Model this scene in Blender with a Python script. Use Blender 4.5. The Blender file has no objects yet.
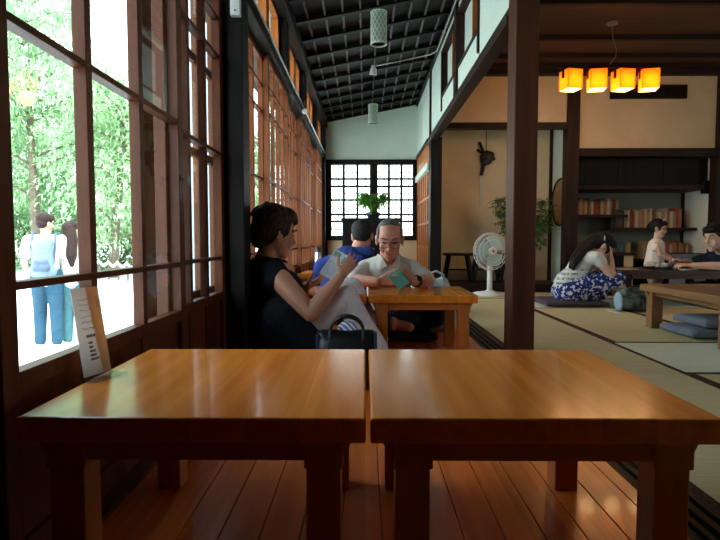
import bpy, bmesh, math, random
from mathutils import Vector, Matrix
random.seed(7)
S = bpy.context.scene
COL = S.collection
V = Vector

# ------------------------------------------------------------------ materials
def nodes(name):
    m = bpy.data.materials.new(name); m.use_nodes = True
    nt = m.node_tree
    return m, nt, nt.nodes['Principled BSDF'], nt.nodes['Material Output']

def lnk(nt, a, b): nt.links.new(a, b)

def coords(nt, scale, rot=(0, 0, 0)):
    tc = nt.nodes.new('ShaderNodeTexCoord'); mp = nt.nodes.new('ShaderNodeMapping')
    mp.inputs['Scale'].default_value = scale; mp.inputs['Rotation'].default_value = rot
    lnk(nt, tc.outputs['Object'], mp.inputs['Vector'])
    return mp.outputs['Vector']

def noise(nt, vec, scale=1, detail=4, rough=.55):
    n = nt.nodes.new('ShaderNodeTexNoise')
    n.inputs['Scale'].default_value = scale; n.inputs['Detail'].default_value = detail; n.inputs['Roughness'].default_value = rough
    lnk(nt, vec, n.inputs['Vector']); return n.outputs['Fac']

def ramp(nt, fac, stops):
    r = nt.nodes.new('ShaderNodeValToRGB'); e = r.color_ramp.elements
    while len(e) < len(stops): e.new(.5)
    for i, (p, c) in enumerate(stops):
        e[i].position = p; e[i].color = (*c, 1) if len(c) == 3 else c
    lnk(nt, fac, r.inputs['Fac']); return r.outputs['Color']

def bump(nt, h, bs, strength=.2, dist=.005):
    b = nt.nodes.new('ShaderNodeBump'); b.inputs['Strength'].default_value = strength; b.inputs['Distance'].default_value = dist
    lnk(nt, h, b.inputs['Height']); lnk(nt, b.outputs['Normal'], bs.inputs['Normal'])

def mul(c, k): return tuple(min(1, x * k) for x in c)

def plain(name, c, rough=.6, metal=0, var=.12, nscale=30, bmp=.1, spec=.5, coat=0):
    m, nt, bs, out = nodes(name)
    f = noise(nt, coords(nt, (1, 1, 1)), nscale)
    lnk(nt, ramp(nt, f, [(.25, mul(c, 1 - var)), (.75, mul(c, 1 + var))]), bs.inputs['Base Color'])
    bs.inputs['Roughness'].default_value = rough; bs.inputs['Metallic'].default_value = metal
    bs.inputs['Specular IOR Level'].default_value = spec; bs.inputs['Coat Weight'].default_value = coat
    if bmp: bump(nt, f, bs, bmp, .003)
    return m

def wood(name, dark, light, axis='z', rough=.4, coat=0, plank=0, fine=1, bmp=.15, spec=.5):
    """grain runs along axis; plank = board width across the grain (tone steps board to board)"""
    m, nt, bs, out = nodes(name)
    st = {'x': (1.2, 22, 22), 'y': (22, 1.2, 22), 'z': (22, 22, 1.2)}[axis]
    vec = coords(nt, tuple(s * fine for s in st))
    f = noise(nt, vec, 1.0, 6, .6)
    col = ramp(nt, f, [(.28, dark), (.5, tuple((a + b) / 2 for a, b in zip(dark, light))), (.75, light)])
    if plank:
        tc = nt.nodes.new('ShaderNodeTexCoord'); sx = nt.nodes.new('ShaderNodeSeparateXYZ'); lnk(nt, tc.outputs['Object'], sx.inputs[0])
        d = nt.nodes.new('ShaderNodeMath'); d.operation = 'DIVIDE'; d.inputs[1].default_value = plank
        lnk(nt, sx.outputs['Y' if axis == 'x' else 'X'], d.inputs[0])
        fl = nt.nodes.new('ShaderNodeMath'); fl.operation = 'FLOOR'; lnk(nt, d.outputs[0], fl.inputs[0])
        wn = nt.nodes.new('ShaderNodeTexWhiteNoise'); wn.noise_dimensions = '1D'; lnk(nt, fl.outputs[0], wn.inputs['W'])
        mr = nt.nodes.new('ShaderNodeMapRange'); mr.inputs['To Min'].default_value = .78; mr.inputs['To Max'].default_value = 1.12
        lnk(nt, wn.outputs['Value'], mr.inputs['Value'])
        mx = nt.nodes.new('ShaderNodeMix'); mx.data_type = 'RGBA'; mx.blend_type = 'MULTIPLY'; mx.inputs['Factor'].default_value = 1
        lnk(nt, col, mx.inputs['A']); lnk(nt, mr.outputs[0], mx.inputs['B']); col = mx.outputs['Result']
    lnk(nt, col, bs.inputs['Base Color'])
    bs.inputs['Roughness'].default_value = rough; bs.inputs['Coat Weight'].default_value = coat; bs.inputs['Coat Roughness'].default_value = .06
    bs.inputs['Specular IOR Level'].default_value = spec
    bump(nt, f, bs, bmp, .002)
    return m

def glass_mat(name, tint=(.93, .97, .96)):
    m, nt, bs, out = nodes(name); nt.nodes.remove(bs)
    t = nt.nodes.new('ShaderNodeBsdfTransparent'); t.inputs['Color'].default_value = (*tint, 1)
    g = nt.nodes.new('ShaderNodeBsdfGlossy'); g.inputs['Roughness'].default_value = .02
    lw = nt.nodes.new('ShaderNodeLayerWeight'); lw.inputs['Blend'].default_value = .5
    pw = nt.nodes.new('ShaderNodeMath'); pw.operation = 'POWER'; pw.inputs[1].default_value = 5; lnk(nt, lw.outputs['Facing'], pw.inputs[0])
    fr = nt.nodes.new('ShaderNodeMath'); fr.operation = 'MULTIPLY_ADD'; fr.inputs[1].default_value = .7; fr.inputs[2].default_value = .03; lnk(nt, pw.outputs[0], fr.inputs[0])
    mx = nt.nodes.new('ShaderNodeMixShader')
    lnk(nt, fr.outputs[0], mx.inputs[0]); lnk(nt, t.outputs[0], mx.inputs[1]); lnk(nt, g.outputs[0], mx.inputs[2])
    lnk(nt, mx.outputs[0], out.inputs['Surface']); return m

def leafmat(name, a, b, trans=.35):
    m, nt, bs, out = nodes(name)
    f = noise(nt, coords(nt, (1, 1, 1)), 3.5, 3)
    c = ramp(nt, f, [(.3, a), (.7, b)])
    lnk(nt, c, bs.inputs['Base Color']); bs.inputs['Roughness'].default_value = .5
    tr = nt.nodes.new('ShaderNodeBsdfTranslucent'); lnk(nt, c, tr.inputs['Color'])
    mx = nt.nodes.new('ShaderNodeMixShader'); mx.inputs[0].default_value = trans
    lnk(nt, bs.outputs[0], mx.inputs[1]); lnk(nt, tr.outputs[0], mx.inputs[2]); lnk(nt, mx.outputs[0], out.inputs['Surface'])
    return m

def emit(name, c, s, base=None):
    m, nt, bs, out = nodes(name)
    bs.inputs['Base Color'].default_value = (*(base or c), 1); bs.inputs['Roughness'].default_value = .7
    bs.inputs['Emission Color'].default_value = (*c, 1); bs.inputs['Emission Strength'].default_value = s
    return m

def cloth(name, c, kind=None, c2=None, scale=60, lo=.5, hi=.54):
    m, nt, bs, out = nodes(name)
    if kind is None:
        f = noise(nt, coords(nt, (1, 1, 1)), 45, 3); col = ramp(nt, f, [(.2, mul(c, .85)), (.8, mul(c, 1.12))])
    elif kind == 'blotch':
        f = noise(nt, coords(nt, (1, 1, 1)), scale, 2, .5); col = ramp(nt, f, [(lo, c), (hi, c2)])
    elif kind == 'stripe':
        w = nt.nodes.new('ShaderNodeTexWave'); w.inputs['Scale'].default_value = scale; w.inputs['Distortion'].default_value = .4
        w.bands_direction = 'DIAGONAL'
        lnk(nt, coords(nt, (1, 1, 1)), w.inputs['Vector']); col = ramp(nt, w.outputs['Fac'], [(.4, c), (.6, c2)])
    lnk(nt, col, bs.inputs['Base Color']); bs.inputs['Roughness'].default_value = .9; bs.inputs['Specular IOR Level'].default_value = .15
    bs.inputs['Sheen Weight'].default_value = .0
    b = noise(nt, coords(nt, (1, 1, 1)), 14, 4); bump(nt, b, bs, .5, .012)
    return m

M = {}
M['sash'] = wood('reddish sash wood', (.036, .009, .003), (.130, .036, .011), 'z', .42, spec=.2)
M['sash_lit'] = wood('orange brown door and orange-lit transom wood', (.30, .085, .018), (.52, .17, .036), 'z', .45, spec=.25)
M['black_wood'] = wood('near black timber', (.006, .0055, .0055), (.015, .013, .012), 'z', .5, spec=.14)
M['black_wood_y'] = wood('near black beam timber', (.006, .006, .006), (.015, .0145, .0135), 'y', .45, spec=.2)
M['post'] = wood('dark red brown post', (.044, .014, .008), (.105, .037, .019), 'z', .5, spec=.2)
M['dark_x'] = wood('dark brown timber across', (.015, .0065, .004), (.036, .015, .008), 'x', .5, spec=.2)
M['dark_y'] = wood('dark brown timber along', (.015, .007, .005), (.036, .016, .010), 'y', .5, spec=.2)
M['dark_z'] = wood('dark brown timber upright', (.015, .0065, .004), (.038, .016, .009), 'z', .5, spec=.2)
M['ceil'] = wood('weathered dark ceiling board', (.008, .006, .005), (.018, .014, .012), 'x', .6, spec=.15)
M['ceil_beam'] = wood('black ceiling batten', (.006, .006, .006), (.014, .0145, .014), 'x', .5, spec=.15)
M['batten'] = wood('grey green ceiling batten', (.045, .052, .047), (.085, .098, .088), 'y', .5)
M['tceil'] = wood('red brown ceiling board', (.045, .016, .008), (.11, .04, .018), 'x', .5, plank=.45)
M['table'] = wood('honey varnished table wood', (.60, .150, .014), (.92, .31, .040), 'y', .19, coat=.15, spec=.4, plank=.085, bmp=.03)
M['table_leg'] = wood('honey varnished leg wood', (.34, .095, .018), (.56, .18, .034), 'z', .35, coat=.2, bmp=.08)
M['table_apron'] = wood('honey varnished apron wood', (.34, .095, .018), (.56, .18, .034), 'x', .35, coat=.2, bmp=.08)
M['tan'] = wood('tan low table wood', (.20, .09, .032), (.34, .165, .06), 'y', .4, coat=.1)
M['darktable'] = wood('dark low table wood', (.035, .016, .009), (.085, .04, .02), 'x', .3)
M['floor'] = wood('polished red floor board', (.52, .105, .016), (.82, .215, .038), 'y', .26, coat=.1, spec=.4, plank=.085, bmp=.1)
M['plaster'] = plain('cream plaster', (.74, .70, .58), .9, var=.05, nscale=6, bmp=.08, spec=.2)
M['plaster_g'] = plain('pale grey green plaster', (.62, .72, .63), .9, var=.04, nscale=6, bmp=.06, spec=.2)
M['plaster_tan'] = plain('sand coloured plaster', (.66, .52, .33), .9, var=.10, nscale=3, bmp=.1, spec=.2)
M['plaster_alcove'] = plain('pale sand alcove plaster', (.76, .64, .42), .9, var=.10, nscale=3, bmp=.1, spec=.2)
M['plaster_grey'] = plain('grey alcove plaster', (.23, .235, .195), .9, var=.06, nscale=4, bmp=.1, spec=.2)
M['tatami'] = wood('straw tatami weave', (.52, .44, .23), (.70, .61, .36), 'x', .7, fine=6, bmp=.35, spec=.25)
M['tatami_pale'] = wood('pale green tatami weave', (.62, .67, .52), (.80, .84, .70), 'x', .7, fine=6, bmp=.35, spec=.25)
M['heri'] = cloth('brown patterned tatami border', (.035, .016, .014), 'blotch', (.13, .055, .045), 110)
M['glass'] = glass_mat('window glass')
M['acrylic'] = glass_mat('clear acrylic', (.90, .93, .95))
M['white_plastic'] = plain('white plastic', (.78, .80, .79), .35, var=.02)
M['fan_green'] = plain('pale blue green plastic', (.48, .66, .62), .3, var=.03)
M['metal'] = plain('grey metal', (.55, .56, .56), .3, metal=.9, var=.05)
M['dark_metal'] = plain('dark metal', (.03, .03, .03), .35, metal=.6)
M['black'] = plain('black leather', (.008, .008, .010), .32, var=.3, nscale=120, bmp=.3)
M['ground'] = plain('pale courtyard gravel', (.80, .80, .76), .95, var=.06, nscale=2)
M['bark'] = plain('grey brown bark', (.16, .12, .09), .9, var=.35, nscale=9, bmp=.6)
M['leaf'] = leafmat('fresh green leaf', (.20, .38, .19), (.46, .64, .38))
M['leaf2'] = leafmat('yellow green leaf', (.28, .47, .24), (.56, .72, .46))
M['leaf_dark'] = leafmat('deep green leaf', (.04, .12, .03), (.12, .25, .07))
M['leaf_bright'] = leafmat('bright houseplant leaf', (.05, .22, .02), (.22, .55, .06), .45)
M['paper'] = plain('white paper', (.86, .87, .88), .7, var=.02, bmp=0)
M['ink'] = plain('dark ink', (.03, .028, .03), .8, bmp=0)
M['ink_faint'] = plain('faded grey ink', (.50, .44, .46), .8, bmp=0)
# the sheet in the stand: pinkish paper with an orange band down one side
m, nt, bs, out = nodes('printed menu sheet')
tc = nt.nodes.new('ShaderNodeTexCoord'); sx = nt.nodes.new('ShaderNodeSeparateXYZ'); lnk(nt, tc.outputs['UV'], sx.inputs[0])
nz = noise(nt, coords(nt, (1, 1, 1)), 30, 4)
ad = nt.nodes.new('ShaderNodeMath'); ad.operation = 'MULTIPLY_ADD'; ad.inputs[1].default_value = .12; lnk(nt, nz, ad.inputs[0]); lnk(nt, sx.outputs['X'], ad.inputs[2])
lnk(nt, ramp(nt, ad.outputs[0], [(0, (.80, .72, .66)), (.72, (.80, .66, .58)), (.80, (.62, .34, .16)), (1, (.78, .46, .24))]), bs.inputs['Base Color'])
bs.inputs['Roughness'].default_value = .6
tr = nt.nodes.new('ShaderNodeBsdfTranslucent'); mxs = nt.nodes.new('ShaderNodeMixShader'); mxs.inputs[0].default_value = .45
lnk(nt, bs.inputs['Base Color'].links[0].from_socket, tr.inputs['Color']); lnk(nt, bs.outputs[0], mxs.inputs[1]); lnk(nt, tr.outputs[0], mxs.inputs[2]); lnk(nt, mxs.outputs[0], out.inputs['Surface'])
M['menu'] = m

# skin tones
def skin(name, c):
    m, nt, bs, out = nodes(name)
    f = noise(nt, coords(nt, (1, 1, 1)), 22, 3)
    lnk(nt, ramp(nt, f, [(.3, mul(c, .9)), (.7, mul(c, 1.08))]), bs.inputs['Base Color'])
    bs.inputs['Roughness'].default_value = .5; bs.inputs['Subsurface Weight'].default_value = .12
    bs.inputs['Subsurface Radius'].default_value = (.02, .008, .005); bs.inputs['Subsurface Scale'].default_value = .3
    return m
M['skin_w'] = skin('warm skin', (.52, .245, .15)); M['skin_m'] = skin('ruddy skin', (.62, .28, .19)); M['skin_c'] = skin('fair skin', (.66, .42, .31))
def hairmat(name, c, c2):
    m, nt, bs, out = nodes(name)
    f = noise(nt, coords(nt, (70, 70, 25)), 1, 4)
    lnk(nt, ramp(nt, f, [(.3, c), (.7, c2)]), bs.inputs['Base Color']); bs.inputs['Roughness'].default_value = .55; bs.inputs['Specular IOR Level'].default_value = .15
    bump(nt, f, bs, .8, .01); return m
M['hair_black'] = hairmat('black hair', (.006, .005, .005), (.022, .018, .018))
M['hair_brown'] = hairmat('dark brown hair', (.012, .007, .007), (.06, .03, .026))
M['hair_grey'] = hairmat('cropped grey hair', (.07, .062, .06), (.19, .175, .17))

# ------------------------------------------------------------------ geometry builder (world coordinates in, one mesh object out)
def rootloc(o):
    while o.parent: o = o.parent
    return o.location

class MB:
    def __init__(s): s.bm = bmesh.new()
    def _add(s, vs, fs):
        b = [s.bm.verts.new(v) for v in vs]; o = []
        for f in fs:
            try: o.append(s.bm.faces.new([b[i] for i in f]))
            except ValueError: pass
        return b, o
    def box(s, a, b, bev=0.0, M=None):
        x0, y0, z0 = [min(p, q) for p, q in zip(a, b)]; x1, y1, z1 = [max(p, q) for p, q in zip(a, b)]
        vs = [V(p) for p in ((x0,y0,z0),(x1,y0,z0),(x1,y1,z0),(x0,y1,z0),(x0,y0,z1),(x1,y0,z1),(x1,y1,z1),(x0,y1,z1))]
        if M is not None: vs = [M @ v for v in vs]
        bv, fs = s._add(vs, [(0,3,2,1),(4,5,6,7),(0,1,5,4),(1,2,6,5),(2,3,7,6),(3,0,4,7)])
        if bev:
            es = list({e for f in fs for e in f.edges})
            bmesh.ops.bevel(s.bm, geom=es, offset=bev, segments=2, profile=.5, affect='EDGES')
        return s
    def obox(s, c, size, rot=(0, 0, 0), bev=0.0):
        from mathutils import Euler
        m = Matrix.Translation(V(c)) @ Euler(rot).to_matrix().to_4x4()
        h = [q / 2 for q in size]
        return s.box((-h[0], -h[1], -h[2]), h, bev, m)
    def prism(s, pts, d):
        """closed polygon pts (3-D) extruded by vector d"""
        n = len(pts); d = V(d); vs = [V(p) for p in pts] + [V(p) + d for p in pts]
        s._add(vs, [tuple(range(n))[::-1], tuple(range(n, 2 * n))] + [(i, (i + 1) % n, n + (i + 1) % n, n + i) for i in range(n)])
        return s
    def cyl(s, p0, p1, r0, r1=None, seg=16): return s.tube([p0, p1], [r0, r0 if r1 is None else r1], seg)
    def tube(s, path, r, seg=10, closed=False):
        P = [V(p) for p in path]; n = len(P); R = r if isinstance(r, (list, tuple)) else [r] * n
        rings = []; ref = None
        for i in range(n):
            if closed: t = (P[(i + 1) % n] - P[i - 1]).normalized()
            else: t = ((P[min(i + 1, n - 1)] - P[max(i - 1, 0)])).normalized()
            if ref is None: ref = t.orthogonal().normalized()
            ref = (ref - t * ref.dot(t)).normalized() if (ref - t * ref.dot(t)).length > 1e-6 else t.orthogonal().normalized()
            bn = t.cross(ref)
            rings.append([s.bm.verts.new(P[i] + (ref * math.cos(2 * math.pi * k / seg) + bn * math.sin(2 * math.pi * k / seg)) * R[i]) for k in range(seg)])
        m = n if closed else n - 1
        for i in range(m):
            a, b = rings[i], rings[(i + 1) % n]
            for k in range(seg): s.bm.faces.new((a[k], a[(k + 1) % seg], b[(k + 1) % seg], b[k]))
        if not closed:
            s.bm.faces.new(rings[0][::-1]); s.bm.faces.new(rings[-1])
        return s
    def ring(s, c, axis, R, r, seg=32, ts=8, arc=1.0):
        c = V(c); ax = V(axis).normalized(); u = ax.orthogonal().normalized(); w = ax.cross(u)
        if arc >= 1: return s.tube([c + (u * math.cos(t) + w * math.sin(t)) * R for t in [2 * math.pi * i / seg for i in range(seg)]], r, ts, True)
    def lathe(s, c, prof, seg=28, axis=(0, 0, 1)):
        c = V(c); ax = V(axis).normalized(); u = ax.orthogonal().normalized(); w = ax.cross(u); rings = []
        for (r, h) in prof:
            rings.append([s.bm.verts.new(c + ax * h + (u * math.cos(2 * math.pi * k / seg) + w * math.sin(2 * math.pi * k / seg)) * max(r, 1e-4)) for k in range(seg)])
        for a, b in zip(rings, rings[1:]):
            for k in range(seg): s.bm.faces.new((a[k], a[(k + 1) % seg], b[(k + 1) % seg], b[k]))
        s.bm.faces.new(rings[0][::-1]); s.bm.faces.new(rings[-1]); return s
    def ell(s, c, r, M3=None, seg=20, rg=12):
        c = V(c); vs = []; 
        for i in range(1, rg):
            th = math.pi * i / rg
            for k in range(seg):
                ph = 2 * math.pi * k / seg
                vs.append(V((r[0] * math.sin(th) * math.cos(ph), r[1] * math.sin(th) * math.sin(ph), r[2] * math.cos(th))))
        vs += [V((0, 0, r[2])), V((0, 0, -r[2]))]
        if M3 is not None: vs = [M3 @ v for v in vs]
        vs = [v + c for v in vs]; fs = []
        for i in range(rg - 2):
            for k in range(seg):
                a, b = i * seg + k, i * seg + (k + 1) % seg
                fs.append((a, a + seg, b + seg, b))
        T, B = len(vs) - 2, len(vs) - 1; L = (rg - 2) * seg
        for k in range(seg): fs.append((T, k, (k + 1) % seg)); fs.append((B, L + (k + 1) % seg, L + k))
        s._add(vs, fs); return s
    def cap(s, p0, p1, r0, r1, seg=14):
        """tapered capsule"""
        p0, p1 = V(p0), V(p1); d = p1 - p0; L = d.length
        if L < 1e-6: return s.ell(p0, (r0,) * 3)
        d.normalize(); path, R = [], []
        for a in (-80, -55, -28): path.append(p0 + d * r0 * math.sin(math.radians(a))); R.append(r0 * math.cos(math.radians(a)))
        for t in (0, .25, .5, .75, 1): path.append(p0.lerp(p1, t)); R.append(r0 + (r1 - r0) * t)
        for a in (28, 55, 80): path.append(p1 + d * r1 * math.sin(math.radians(a))); R.append(r1 * math.cos(math.radians(a)))
        return s.tube(path, R, seg)
    def leaf(s, p, d, up, L, w, bend=.25):
        """folded pointed leaf"""
        p, d, up = V(p), V(d).normalized(), V(up); sd = d.cross(up)
        sd = sd.normalized() if sd.length > 1e-4 else d.orthogonal().normalized(); n = sd.cross(d)
        m = p + d * L * .45; t = p + d * L - n * L * bend
        s._add([p, m + sd * w / 2 + n * w * .15, t, m - sd * w / 2 + n * w * .15, m - n * w * .1], [(0, 1, 4), (1, 2, 4), (2, 3, 4), (3, 0, 4)]); return s
    def build(s, name, mat, parent=None, base=None, smooth=False):
        bmesh.ops.recalc_face_normals(s.bm, faces=s.bm.faces[:])
        off = rootloc(parent) if parent else V(base) if base is not None else V((0, 0, 0))
        bmesh.ops.translate(s.bm, verts=s.bm.verts[:], vec=-V(off))
        me = bpy.data.meshes.new(name); s.bm.to_mesh(me); s.bm.free()
        if smooth:
            for f in me.polygons: f.use_smooth = True
        me.materials.append(M[mat] if isinstance(mat, str) else mat)
        o = bpy.data.objects.new(name, me); COL.objects.link(o)
        if parent: o.parent = parent
        else: o.location = off
        return o

def tag(o, label, cat, group=None, kind=None):
    o['label'] = label; o['category'] = cat
    if group: o['group'] = group
    if kind: o['kind'] = kind
    return o
def thing(name, loc, label, cat, group=None):
    o = bpy.data.objects.new(name, None); COL.objects.link(o); o.location = loc; o.empty_display_size = .1
    return tag(o, label, cat, group)
def struct(o, label=None):
    o['kind'] = 'structure'
    if label: o['label'] = label
    return o
def copy_tree(o, parent=None):
    c = o.copy(); COL.objects.link(c)
    if parent: c.parent = parent
    for ch in list(o.children): copy_tree(ch, c)
    return c

def fuse(name, mb, mat, parent=None, base=None, vox=.005, it=5, fac=.5):
    """melt overlapping closed shapes into one continuous smooth surface"""
    o = mb.build('tmp', mat, parent, base)
    r = o.modifiers.new('r', 'REMESH'); r.mode = 'VOXEL'; r.voxel_size = vox
    sm = o.modifiers.new('s', 'SMOOTH'); sm.factor = fac; sm.iterations = it
    dg = bpy.context.evaluated_depsgraph_get(); dg.update()
    me = bpy.data.meshes.new_from_object(o.evaluated_get(dg)); me.name = name
    old = o.data; o.modifiers.clear(); o.data = me; bpy.data.meshes.remove(old)
    for f in me.polygons: f.use_smooth = True
    if not me.materials: me.materials.append(M[mat])
    o.name = name; return o
# ================================================================== the room
WX = -.62                      # window wall plane
def st(mb, name, mat, label=None, parent=None):
    return struct(mb.build(name, mat, parent), label)

# floors
b = MB()
x = -.80
while x < .655:
    b.box((x + .001, -2, -.03), (min(x + .0825, .66), 7.8, 0), .0015); x += .0835
b.box((-.80, -2, -.12), (.66, 7.8, -.025))
st(b, 'floor', 'floor', 'polished reddish wooden corridor floor boards')
b = MB()
for x0, x1, z in ((.66, .684, 0), (.684, .700, -.012), (.700, .716, 0), (.716, .734, -.012), (.734, .752, 0), (.752, .768, -.012), (.768, .79, .002)):
    b.box((x0, -2, -.12), (x1, 7.8, z), .001)
st(b, 'trim_1', 'dark_y', 'grooved wooden door track between corridor and matted room')
b = MB().box((.79, -2, -.16), (6, 6.3, -.05)).box((4.05, -2, -.05), (6, 6.3, 0)).box((.79, -2, -.05), (4.05, .845, 0)).box((2.255, .845, -.05), (4.05, 2.425, 0)).box((3.055, 2.425, -.05), (4.05, 3.195, 0))
st(b, 'floor_side', 'tatami')

# tatami mats, each one a thing with two cloth borders
def mat_thing(x0, x1, y0, y1, label, mat='tatami', along='y'):
    g = .0015
    t = thing('tatami_mat', ((x0 + x1) / 2, (y0 + y1) / 2, -.05), label, 'tatami mat', 'tatami mats laid edge to edge')
    MB().box((x0 + g, y0 + g, -.05), (x1 - g, y1 - g, -.001), .002).build('woven_surface', mat, t)
    w = .026
    if along == 'y': rs = ((x0 + g, x0 + w, y0 + g, y1 - g), (x1 - w, x1 - g, y0 + g, y1 - g))
    else: rs = ((x0 + g, x1 - g, y0 + g, y0 + w), (x0 + g, x1 - g, y1 - w, y1 - g))
    for a in rs: MB().box((a[0], a[2], -.012), (a[1], a[3], .0008)).build('cloth_border', 'heri', t)
    return t
mat_thing(.79, 1.47, .85, 2.43, 'straw tatami mat beside the right end of the big front table')
mat_thing(.79, 1.47, 2.43, 4.05, 'straw tatami mat the tall brown post stands on the edge of')
mat_thing(.79, 1.47, 4.05, 5.6, 'straw tatami mat in front of the standing fan')
mat_thing(1.47, 2.25, .85, 2.43, 'straw tatami mat in the lower right corner, nearer than the pale mat')
mat_thing(1.47, 3.05, 2.43, 3.2, 'pale greenish tatami mat, lightest on the floor, under the tan table legs', 'tatami_pale', 'x')
mat_thing(1.47, 2.25, 3.2, 4.8, 'straw tatami mat between the backpack and the pale mat')
mat_thing(2.25, 3.05, 3.2, 4.8, 'straw tatami mat behind the tan low table')
mat_thing(1.47, 3.05, 4.8, 5.6, 'pale tatami strip under the purple grey floor cushion of the bending woman', 'tatami_pale', 'x')
mat_thing(.79, 2.25, 5.6, 6.26, 'straw tatami mat along the dark step, under the standing fan', 'tatami', 'x')
mat_thing(2.25, 4.05, 5.6, 6.26, 'tatami mat along the book alcove, behind the dark table', 'tatami', 'x')
mat_thing(3.05, 4.05, 3.2, 5.6, 'tatami mat under the man in navy by the dark table')

# corridor ceiling: sloping boards, black cross battens and thin grey-green lengthwise battens
def zc(x): return 2.31 + (x + .56) / 1.31 * .25
b = MB(); b.prism([(-.80, -2, zc(-.80)), (.76, -2, zc(.76)), (.76, -2, zc(.76) + .12), (-.80, -2, zc(-.80) + .12)], (0, 9.9, 0))
st(b, 'ceiling', 'ceil', 'sloping dark boarded corridor ceiling')
b = MB(); y = -1.9
while y < 7.75:
    b.prism([(-.60, y, zc(-.60)), (.75, y, zc(.75)), (.75, y, zc(.75) - .042), (-.60, y, zc(-.60) - .042)], (0, .045, 0)); y += .385
st(b, 'ceiling_beams', 'ceil_beam')
b = MB(); x = -.45
while x < .74:
    b.box((x, -1.9, zc(x) - .026), (x + .014, 7.78, zc(x) + .01)); x += .135
st(b, 'ceiling_battens', 'batten')
st(MB().box((-.66, -2, 2.20), (-.535, 7.8, 2.34), .004), 'beam', 'black_wood_y', 'black wall plate along the left edge of the corridor ceiling')
# room ceiling
st(MB().box((.75, -2, 2.56), (6, 6.96, 2.64)), 'ceiling_room', 'tceil', 'red brown boarded ceiling of the matted room')
b = MB()
for y in (-.9, .1, 1.1, 2.0, 2.9, 3.7, 4.5, 5.28, 5.80, 6.1):
    b.box((.8, y, 2.515), (6, y + .05, 2.57), .003)
b.box((.8, 6.2, 2.47), (6, 6.3, 2.57), .003)
st(b, 'ceiling_ribs', 'dark_x')

# left side: sill, head beam, pillar, transoms
st(MB().box((-.80, -2, -.12), (-.56, 7.8, .012), .003), 'trim_2', 'sash')
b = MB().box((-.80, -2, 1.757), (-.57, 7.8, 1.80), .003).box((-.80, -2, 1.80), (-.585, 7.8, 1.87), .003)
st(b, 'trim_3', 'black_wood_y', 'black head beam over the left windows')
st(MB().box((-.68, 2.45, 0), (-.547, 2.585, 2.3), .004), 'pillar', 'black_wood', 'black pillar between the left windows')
st(MB().box((-.68, 7.62, 0), (-.56, 7.8, 2.3), .004), 'pillar', 'black_wood')
st(MB().box((-.80, -2.1, -.1), (-.56, -1.9, 2.4)), 'pillar', 'black_wood')
bays = [(-1.9, -.3), (-.2, 1.2), (1.3, 2.45), (2.58, 3.99), (4.16, 5.2), (5.42, 6.45), (6.65, 7.62)]
b = MB()
for (a, c), nx in zip(bays, bays[1:]): b.box((-.68, c, 1.86), (-.575, nx[0], 2.22), .003)
st(b, 'trim_4', 'black_wood', 'black studs between the left transom openings')
for i, (y0, y1) in enumerate(bays):
    fr = MB(); fr.box((-.66, y0, 1.87), (-.62, y1, 1.895)).box((-.66, y0, 2.18), (-.62, y1, 2.205))
    n = 3; w = (y1 - y0) / n
    for k in range(n + 1):
        yy = y0 + k * w; fr.box((-.675, max(y0, yy - .05), 1.87), (-.62, min(y1, yy + .05), 2.205), .002)
    o = st(fr, 'window_%d' % (20 + i), 'sash_lit', 'orange-lit wooden transom window above the left windows')  # wood colour carries the orange light reflected on these frames
    MB().box((-.646, y0, 1.89), (-.643, y1, 2.19)).build('pane', 'glass', o)

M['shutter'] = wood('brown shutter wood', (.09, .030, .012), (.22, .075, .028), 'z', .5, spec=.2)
M['sash_far_lit'] = wood('sash wood with light painted in', (.085, .023, .007), (.255, .070, .019), 'z', .45, spec=.2)  # sash wood again, its colour brightened as if lit from outside
wn = [0]
RAILS = (.352, .52, .98, 1.40, 1.565)
def sash(x, y0, y1, npane, mat='sash', panel=.35, rails=RAILS, d=.016, sw=.044, mw=.013, glass=True):
    wn[0] += 1
    b = MB()
    b.box((x - d - .003, y0, .014), (x + d + .003, y0 + sw, 1.755), .002).box((x - d - .003, y1 - sw, .014), (x + d + .003, y1, 1.755), .002)
    b.box((x - d, y0 + sw, 1.72), (x + d, y1 - sw, 1.755)).box((x - d, y0 + sw, .014), (x + d, y1 - sw, .07))
    for z in rails:
        h = .022 if z == rails[0] else .0125
        b.box((x - d, y0 + sw - .002, z - h + .01), (x + d, y1 - sw + .002, z + h), .0015)
    w = (y1 - y0 - 2 * sw) / npane
    for k in range(1, npane): b.box((x - d + .001, y0 + sw + k * w - mw, panel), (x + d - .001, y0 + sw + k * w + mw, 1.73), .0015)
    b.box((x - .006, y0 + sw, .06), (x + .004, y1 - sw, panel))
    for k in range(1, 3): 
        yy = y0 + sw + (y1 - y0 - 2 * sw) * k / 3; b.box((x - .008, yy - .014, .06), (x + .008, yy + .014, panel))
    o = st(b, 'window_%d' % wn[0], mat)
    if glass: MB().box((x - .0015, y0 + sw - .004, panel), (x + .0015, y1 - sw + .004, 1.73)).build('pane', 'glass', o)
    return o
st(MB().box((-.72, -2, -.1), (-.64, .88, 1.8)), 'wall_left_blocker', 'sash')  # solid wall added out of view to keep the table fronts dark
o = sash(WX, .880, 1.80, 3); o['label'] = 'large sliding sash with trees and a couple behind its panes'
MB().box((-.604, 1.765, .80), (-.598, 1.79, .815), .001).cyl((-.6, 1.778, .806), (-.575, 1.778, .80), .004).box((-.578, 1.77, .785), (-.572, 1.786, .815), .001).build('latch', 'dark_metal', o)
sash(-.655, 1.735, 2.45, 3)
b = MB()
for y0, y1 in ((1.78, 1.863), (1.927, 2.14), (2.36, 2.45), (2.60, 2.95)): b.box((-.748, y0, .014), (-.722, y1, 1.755), .002)
for z in (.02, .352, .96, 1.36, 1.72): b.box((-.745, 1.80, z), (-.725, 2.94, z + .035))
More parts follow.
